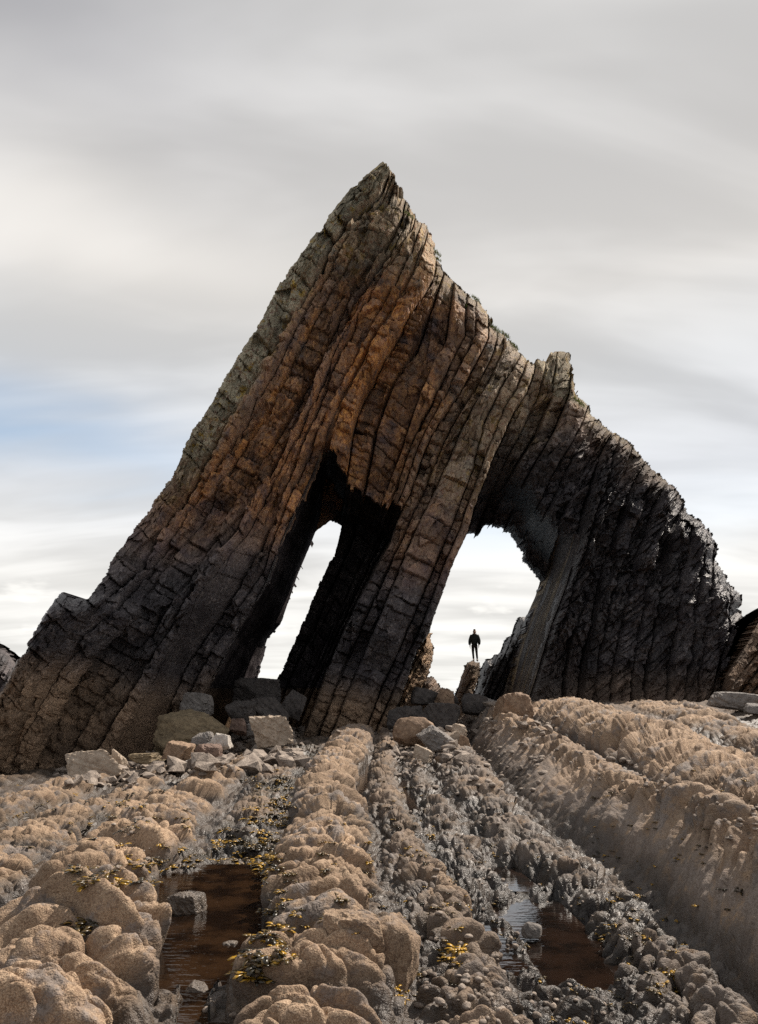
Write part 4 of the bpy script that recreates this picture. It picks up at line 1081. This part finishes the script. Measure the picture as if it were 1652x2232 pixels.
# pebbles nobody could count: gully floors and the boulder field
def pebbles():
    rng = np.random.RandomState(77); bm = bmesh.new()
    areas = [((330, 1640), (520, 1690), 70), ((620, 1545), (760, 1600), 60), ((850, 1560), (1010, 1690), 160), ((1100, 1570), (1320, 1690), 60), ((1300, 1650), (1460, 1735), 110), ((1560, 1750), (1652, 1830), 70), ((1000, 1620), (1180, 1800), 160), ((880, 1700), (1110, 2230), 260), ((1040, 1880), (1330, 2232), 200), ((390, 1880), (560, 2232), 90), ((230, 1780), (330, 1900), 60)]
    for (a, b, n) in areas:
        for q in range(int(n * .4)):
            p = shore_pick(rng.uniform(a[0], b[0]), rng.uniform(a[1], b[1]), 4)
            if p is None: continue
            zz = p.z
            r = rng.uniform(.018, .045) * (1.9 if p.y > 14 else .75)
            mt = Matrix.Translation((p.x, p.y, zz + r * .25)) @ Matrix.Rotation(rng.uniform(0, 6.3), 4, 'Z') @ Matrix.Rotation(rng.uniform(-.5, .5), 4, 'X') @ Matrix.Diagonal((r * rng.uniform(.8, 1.5), r, r * rng.uniform(.5, .9), 1))
            vs = bmesh.ops.create_icosphere(bm, subdivisions=2, radius=1, matrix=mt)['verts']
            for v in vs: v.co += Vector(rng.normal(size=3)) * r * .07
    return bm


tag(bm_obj('pebbles', pebbles(), MAT['stone'], None, True), 'small rounded pebbles scattered along the gullies between the ridges', 'pebbles', kind='stuff')


def rubble():
    rng = np.random.RandomState(87); bm = bmesh.new()
    for (a, b, n, lo, hi_) in (((300, 1575), (660, 1680), 330, .06, .32), ((130, 1668), (300, 1712), 60, .05, .2), ((500, 1530), (720, 1600), 150, .12, .42), ((860, 1520), (1010, 1660), 220, .06, .26), ((980, 1530), (1080, 1600), 40, .08, .26), ((120, 1660), (330, 1710), 40, .06, .2), ((1120, 1560), (1230, 1610), 25, .06, .16)):
        for q in range(n):
            p = shore_pick(rng.uniform(a[0], b[0]), rng.uniform(a[1], b[1]), 4)
            if p is None: continue
            r = lo + (hi_ - lo) * rng.uniform() ** 2.2
            mt = Matrix.Translation((p.x, p.y, p.z + r * .2)) @ Matrix.Rotation(rng.uniform(0, 6.3), 4, 'Z') @ Matrix.Rotation(rng.uniform(-.7, .7), 4, 'Y') @ Matrix.Diagonal((r * rng.uniform(.8, 1.5), r, r * rng.uniform(.5, .9), 1))
            pts = rng.normal(size=(13, 3)); pts /= np.abs(pts).max(1)[:, None] ** .75 * 1.1
            vs = [bm.verts.new(mt @ Vector(c)) for c in pts]
            res = bmesh.ops.convex_hull(bm, input=vs)
            bmesh.ops.delete(bm, geom=list({g for g in res['geom_interior'] + res['geom_unused'] if isinstance(g, bmesh.types.BMVert)}), context='VERTS')
    return bm


tag(bm_obj('rubble', rubble(), MAT['stone']), 'broken angular stones strewn between the boulders along the foot of the arch', 'rubble', kind='stuff')


# ================================================================== SEAWEED
def tuft(bm, lay, c, size, rng, blades):
    up = Vector((0, 0, 1))
    h0 = rng.uniform(.40, 1.0)
    for b in range(blades):
        a = rng.uniform(0, 6.283); rad = rng.uniform(0, .55) * size
        base = c + Vector((math.cos(a) * rad, math.sin(a) * rad, -.01))
        dr = Vector((math.cos(a), math.sin(a), rng.uniform(.1, .9))).normalized()
        side = dr.cross(up).normalized()
        L_ = size * rng.uniform(.55, 1.25); w_ = size * rng.uniform(.08, .17)
        hue = min(1, max(0, h0 + rng.uniform(-.3, .22)))
        prev = None
        for k in range(4):
            t = k / 3
            q = base + dr * (L_ * t) + Vector((0, 0, -L_ * .45 * t * t)) + side * (math.sin(t * 4 + a) * w_ * .6)
            ww = w_ * (.5 + 1.0 * math.sin(t * 2.6))
            r = [bm.verts.new(q - side * ww + Vector((0, 0, rng.uniform(-.2, .2) * w_))), bm.verts.new(q + side * ww)]
            for v in r: v[lay] = hue
            if prev:
                bm.faces.new((prev[0], prev[1], r[1], r[0]))
            prev = r


def weed_obj(name, pts, seed, label, kind=None, group=None):
    rng = random.Random(seed); bm = bmesh.new(); lay = bm.verts.layers.float.new('hue')
    org = pts[0][0].copy()
    for (c, size, n) in pts: tuft(bm, lay, c - org, size, rng, n)
    o = bm_obj(name, bm, MAT['weed'], None, True); o.location = org
    so_ = o.modifiers.new('thickness', 'SOLIDIFY'); so_.thickness = .004
    tag(o, label, 'seaweed', group, kind)


CL = [
    (723, 2002, .115, 34, 'golden seaweed clump behind the split boulder on the central ridge'),
    (545, 2078, .13, 40, 'dark seaweed clump on the pool edge at the foot of the central ridge'),
    (563, 2098, .12, 36, 'golden tipped seaweed draped at the right edge of the brown pool'),
    (533, 2112, .12, 30, 'lowest seaweed clump on the right edge of the brown pool'),
    (96, 2056, .075, 14, 'small lone yellow tuft on the lower left bulge'),
    (27, 2136, .06, 10, 'tiny green tuft at the lower left corner'),
    (628, 2082, .08, 14, 'upright golden sprig on the bulge left of the split boulder'),
    (686, 2070, .10, 22, 'sparse seaweed along the crack left of the split boulder'),
    (800, 1898, .09, 18, 'fan shaped golden sprigs on the right shoulder of the central ridge'),
    (708, 1893, .08, 16, 'small dark weed sprig near the middle of the central ridge'),
    (742, 1956, .10, 22, 'weed patch in the crease above the split boulder'),
    (1006, 1976, .11, 30, 'golden seaweed on the right rim of the rubbly narrow ridge'),
    (975, 1958, .10, 24, 'brown seaweed above the golden rim clump'),
    (998, 2065, .10, 24, 'seaweed clump in the hollow of the rubbly narrow ridge'),
    (979, 2081, .08, 18, 'small seaweed below the hollow clump of the rubbly ridge'),
    (886, 1900, .09, 22, 'weed beads below the dark round lobe right of the central ridge'),
    (1383, 2046, .115, 36, 'big golden seaweed clump on the wet grey ridge'),
    (1362, 2062, .10, 24, 'darker seaweed at the left side of the big golden clump'),
    (1457, 2116, .085, 18, 'bright yellow seaweed right of the big golden clump'),
    (1310, 2100, .085, 18, 'golden weed beside the reddish end of the sky pool'),
    (1494, 2055, .075, 16, 'golden weed on the wet edge of the smooth flank'),
    (1205, 2118, .08, 18, 'weed tuft on the rock left of the reddish pool end'),
    (500, 2058, .085, 24, 'weed crowned stone standing in the brown pool'),
    (1612, 1940, .07, 12, 'dark weed tuft on the smooth flank near the right edge'),
    (1475, 1870, .06, 10, 'small weed tuft in the middle of the smooth flank'),
    (1265, 2232, .08, 16, 'yellow weed strand at the bottom right foreground'),
]
for i, (x_, y_, sz_, n_, lb) in enumerate(CL):
    rng = random.Random(900 + i); c = shore_pick(x_, y_, 6); pts = [(c, sz_ * .8, n_)]
    for q in range(2):
        p2 = c + Vector((rng.uniform(-.6, .6), rng.uniform(-.6, .6), 0)) * sz_; p2.z = shore_z(p2.x, p2.y); p2.z = min(c.z + .03, max(c.z - .04, p2.z)); pts.append((p2, sz_ * rng.uniform(.5, .75), max(6, n_ // 3)))
    weed_obj('seaweed_clump', pts, 950 + i, lb, None, 'seaweed clumps on the ridges')
rng = random.Random(41); pts = []
for (a, b, c_, d_, n_, sz_) in ((540, 1690, 640, 1800, 90, .12), (470, 1800, 610, 1900, 70, .11), (500, 1830, 600, 1890, 30, .12), (330, 1830, 440, 1900, 20, .10), (150, 1860, 330, 1930, 45, .11), (160, 1990, 210, 2030, 12, .08), (180, 1720, 420, 1800, 40, .09), (500, 1640, 620, 1700, 35, .11), (0, 1700, 300, 1850, 40, .08), (540, 2000, 600, 2130, 40, .09), (570, 1880, 640, 2000, 20, .07), (650, 1740, 830, 1900, 40, .06), (600, 1900, 850, 2050, 30, .05), (830, 1700, 960, 1880, 45, .06), (860, 1900, 1010, 2180, 60, .055), (1000, 1830, 1180, 1900, 20, .055), (1180, 1850, 1420, 2060, 40, .05), (1280, 2000, 1480, 2200, 50, .05), (1060, 1960, 1160, 2060, 18, .05), (1380, 1830, 1650, 2000, 16, .045), (1290, 1780, 1560, 1860, 14, .05), (1100, 2050, 1300, 2232, 26, .05), (560, 1950, 620, 2080, 25, .08), (1250, 1650, 1640, 1760, 12, .07)):
    for q in range(n_):
        p2 = shore_pick(rng.uniform(a, c_), rng.uniform(b, d_), 4)
        if p2 is not None: pts.append((p2, sz_ * rng.uniform(.6, 1.2), 10))
weed_obj('seaweed', pts, 77, 'small golden brown seaweed tufts scattered over the lower rock and gullies', 'stuff')


# ================================================================== PERSON
def skin_obj(name, nodes, edges, mat, parent, sub=2):
    me = bpy.data.meshes.new(name); me.from_pydata([n[0] for n in nodes], edges, [])
    o = link(bpy.data.objects.new(name, me), parent); me.materials.append(mat)
    sk = o.modifiers.new('skin', 'SKIN'); sk.use_smooth_shade = True
    for v, n in zip(me.skin_vertices[0].data, nodes):
        v.radius = n[1] if isinstance(n[1], tuple) else (n[1], n[1])
    me.skin_vertices[0].data[0].use_root = True
    ss = o.modifiers.new('sub', 'SUBSURF'); ss.levels = sub; ss.render_levels = sub
    return o


def build_person(loc):
    root = link(bpy.data.objects.new('person', None)); root.location = loc; root.rotation_euler = (0, 0, R(-12))
    tag(root, 'person in dark padded jacket and trousers standing on the leaning slab', 'person')
    nd = [((0, 0, .90), (.12, .09)), ((0, .01, 1.10), (.115, .085)), ((0, .01, 1.32), (.14, .09)), ((0, 0, 1.45), (.055, .055)), ((0, -.015, 1.53), (.062, .07)), ((0, -.02, 1.60), (.078, .092)), ((0, -.01, 1.67), (.062, .075)),
          ((-.085, 0, .86), .075), ((-.075, -.01, .48), .05), ((-.045, .02, .09), .036), ((-.05, -.11, .04), .034),
          ((.085, 0, .86), .075), ((.115, -.01, .48), .05), ((.15, .02, .09), .036), ((.17, -.11, .04), .034),
          ((-.17, .01, 1.36), .05), ((-.235, .02, 1.10), .04), ((-.235, -.02, .87), .028), ((-.235, -.03, .80), (.014, .032)),
          ((.17, .01, 1.36), .05), ((.235, .02, 1.10), .04), ((.235, -.02, .87), .028), ((.235, -.03, .80), (.014, .032))]
    ed = [(0, 1), (1, 2), (2, 3), (3, 4), (4, 5), (5, 6), (0, 7), (7, 8), (8, 9), (9, 10), (0, 11), (11, 12), (12, 13), (13, 14), (2, 15), (15, 16), (16, 17), (17, 18), (2, 19), (19, 20), (20, 21), (21, 22)]
    for s_, wr in ((-1, 18), (1, 22)):                       # five fingers on each hand
        bx = nd[wr][0]
        for q, (dy_, l_) in enumerate(((-.028, .065), (-.010, .078), (.008, .072), (.024, .055))):
            i0 = len(nd); nd.append(((bx[0], bx[1] + dy_, bx[2] - .03), .0085)); nd.append(((bx[0] - s_ * .010, bx[1] + dy_ - .004, bx[2] - .03 - l_ * .6), .008)); nd.append(((bx[0] - s_ * .028, bx[1] + dy_ - .006, bx[2] - .03 - l_), .0065))
            ed += [(wr, i0), (i0, i0 + 1), (i0 + 1, i0 + 2)]
        i0 = len(nd); nd.append(((bx[0] - s_ * .012, bx[1] - .045, bx[2] - .005), .0095)); nd.append(((bx[0] - s_ * .024, bx[1] - .058, bx[2] - .045), .0075)); ed += [(wr, i0), (i0, i0 + 1)]
    nose = len(nd); nd.append(((0, -.115, 1.585), .012)); ed.append((5, nose))
    for s_ in (-1, 1):
        e_ = len(nd); nd.append(((s_ * .085, -.01, 1.595), (.012, .022))); ed.append((5, e_))
    skin_obj('body', nd, ed, MAT['skin'], root, 1)
    jk = [((0, 0, .84), (.185, .15)), ((0, .01, 1.08), (.20, .16)), ((0, .01, 1.33), (.19, .14)), ((0, .0, 1.45), (.11, .115)), ((-.18, .01, 1.37), .10), ((-.255, .02, 1.10), .09), ((-.25, -.02, .88), .07), ((.18, .01, 1.37), .10), ((.255, .02, 1.10), .09), ((.25, -.02, .88), .07)]
    j = skin_obj('jacket', jk, [(0, 1), (1, 2), (2, 3), (2, 4), (4, 5), (5, 6), (2, 7), (7, 8), (8, 9)], MAT['jacket'], root)
    skin_obj('hood', [((-.10, .0, 1.46), .05), ((0, .07, 1.47), .06), ((.10, .0, 1.46), .05), ((.07, -.07, 1.44), .04), ((-.07, -.07, 1.44), .04)], [(0, 1), (1, 2), (2, 3), (3, 4), (4, 0)], MAT['jacket'], j)
    skin_obj('trousers', [((0, 0, .90), (.135, .105)), ((-.085, 0, .82), .095), ((-.075, -.01, .48), .068), ((-.045, .02, .13), .052), ((.085, 0, .82), .095), ((.115, -.01, .48), .068), ((.15, .02, .13), .052)], [(0, 1), (1, 2), (2, 3), (0, 4), (4, 5), (5, 6)], MAT['trouser'], root)
    for x, t in ((-.045, -.01), (.15, .02)):
        skin_obj('boot', [((x, .03, .15), .058), ((x, .03, .05), .052), ((x + t, -.08, .042), .048), ((x + t * 1.4, -.15, .035), .036)], [(0, 1), (1, 2), (2, 3)], MAT['boot'], root)
    skin_obj('hair', [((0, .03, 1.70), (.075, .07)), ((0, .065, 1.62), (.088, .06)), ((0, .06, 1.52), (.075, .045)), ((-.085, .02, 1.57), (.02, .045)), ((.085, .02, 1.57), (.02, .045)), ((0, -.055, 1.70), (.05, .03))], [(0, 1), (1, 2), (1, 3), (1, 4), (0, 5)], MAT['hair'], root)
    for s_ in (-1, 1):
        bm = bmesh.new(); bmesh.ops.create_uvsphere(bm, u_segments=10, v_segments=8, radius=.011, matrix=Matrix.Translation((s_ * .032, -.098, 1.605)))
        bm_obj('eye', bm, MAT['boot'], root, True)
    bm = bmesh.new(); bmesh.ops.create_uvsphere(bm, u_segments=10, v_segments=8, radius=1, matrix=Matrix.Translation((0, -.088, 1.545)) @ Matrix.Diagonal((.024, .008, .007, 1)))
    bm_obj('mouth', bm, MAT['trouser'], root, True)


build_person(at(1034, 1442, 36.9))
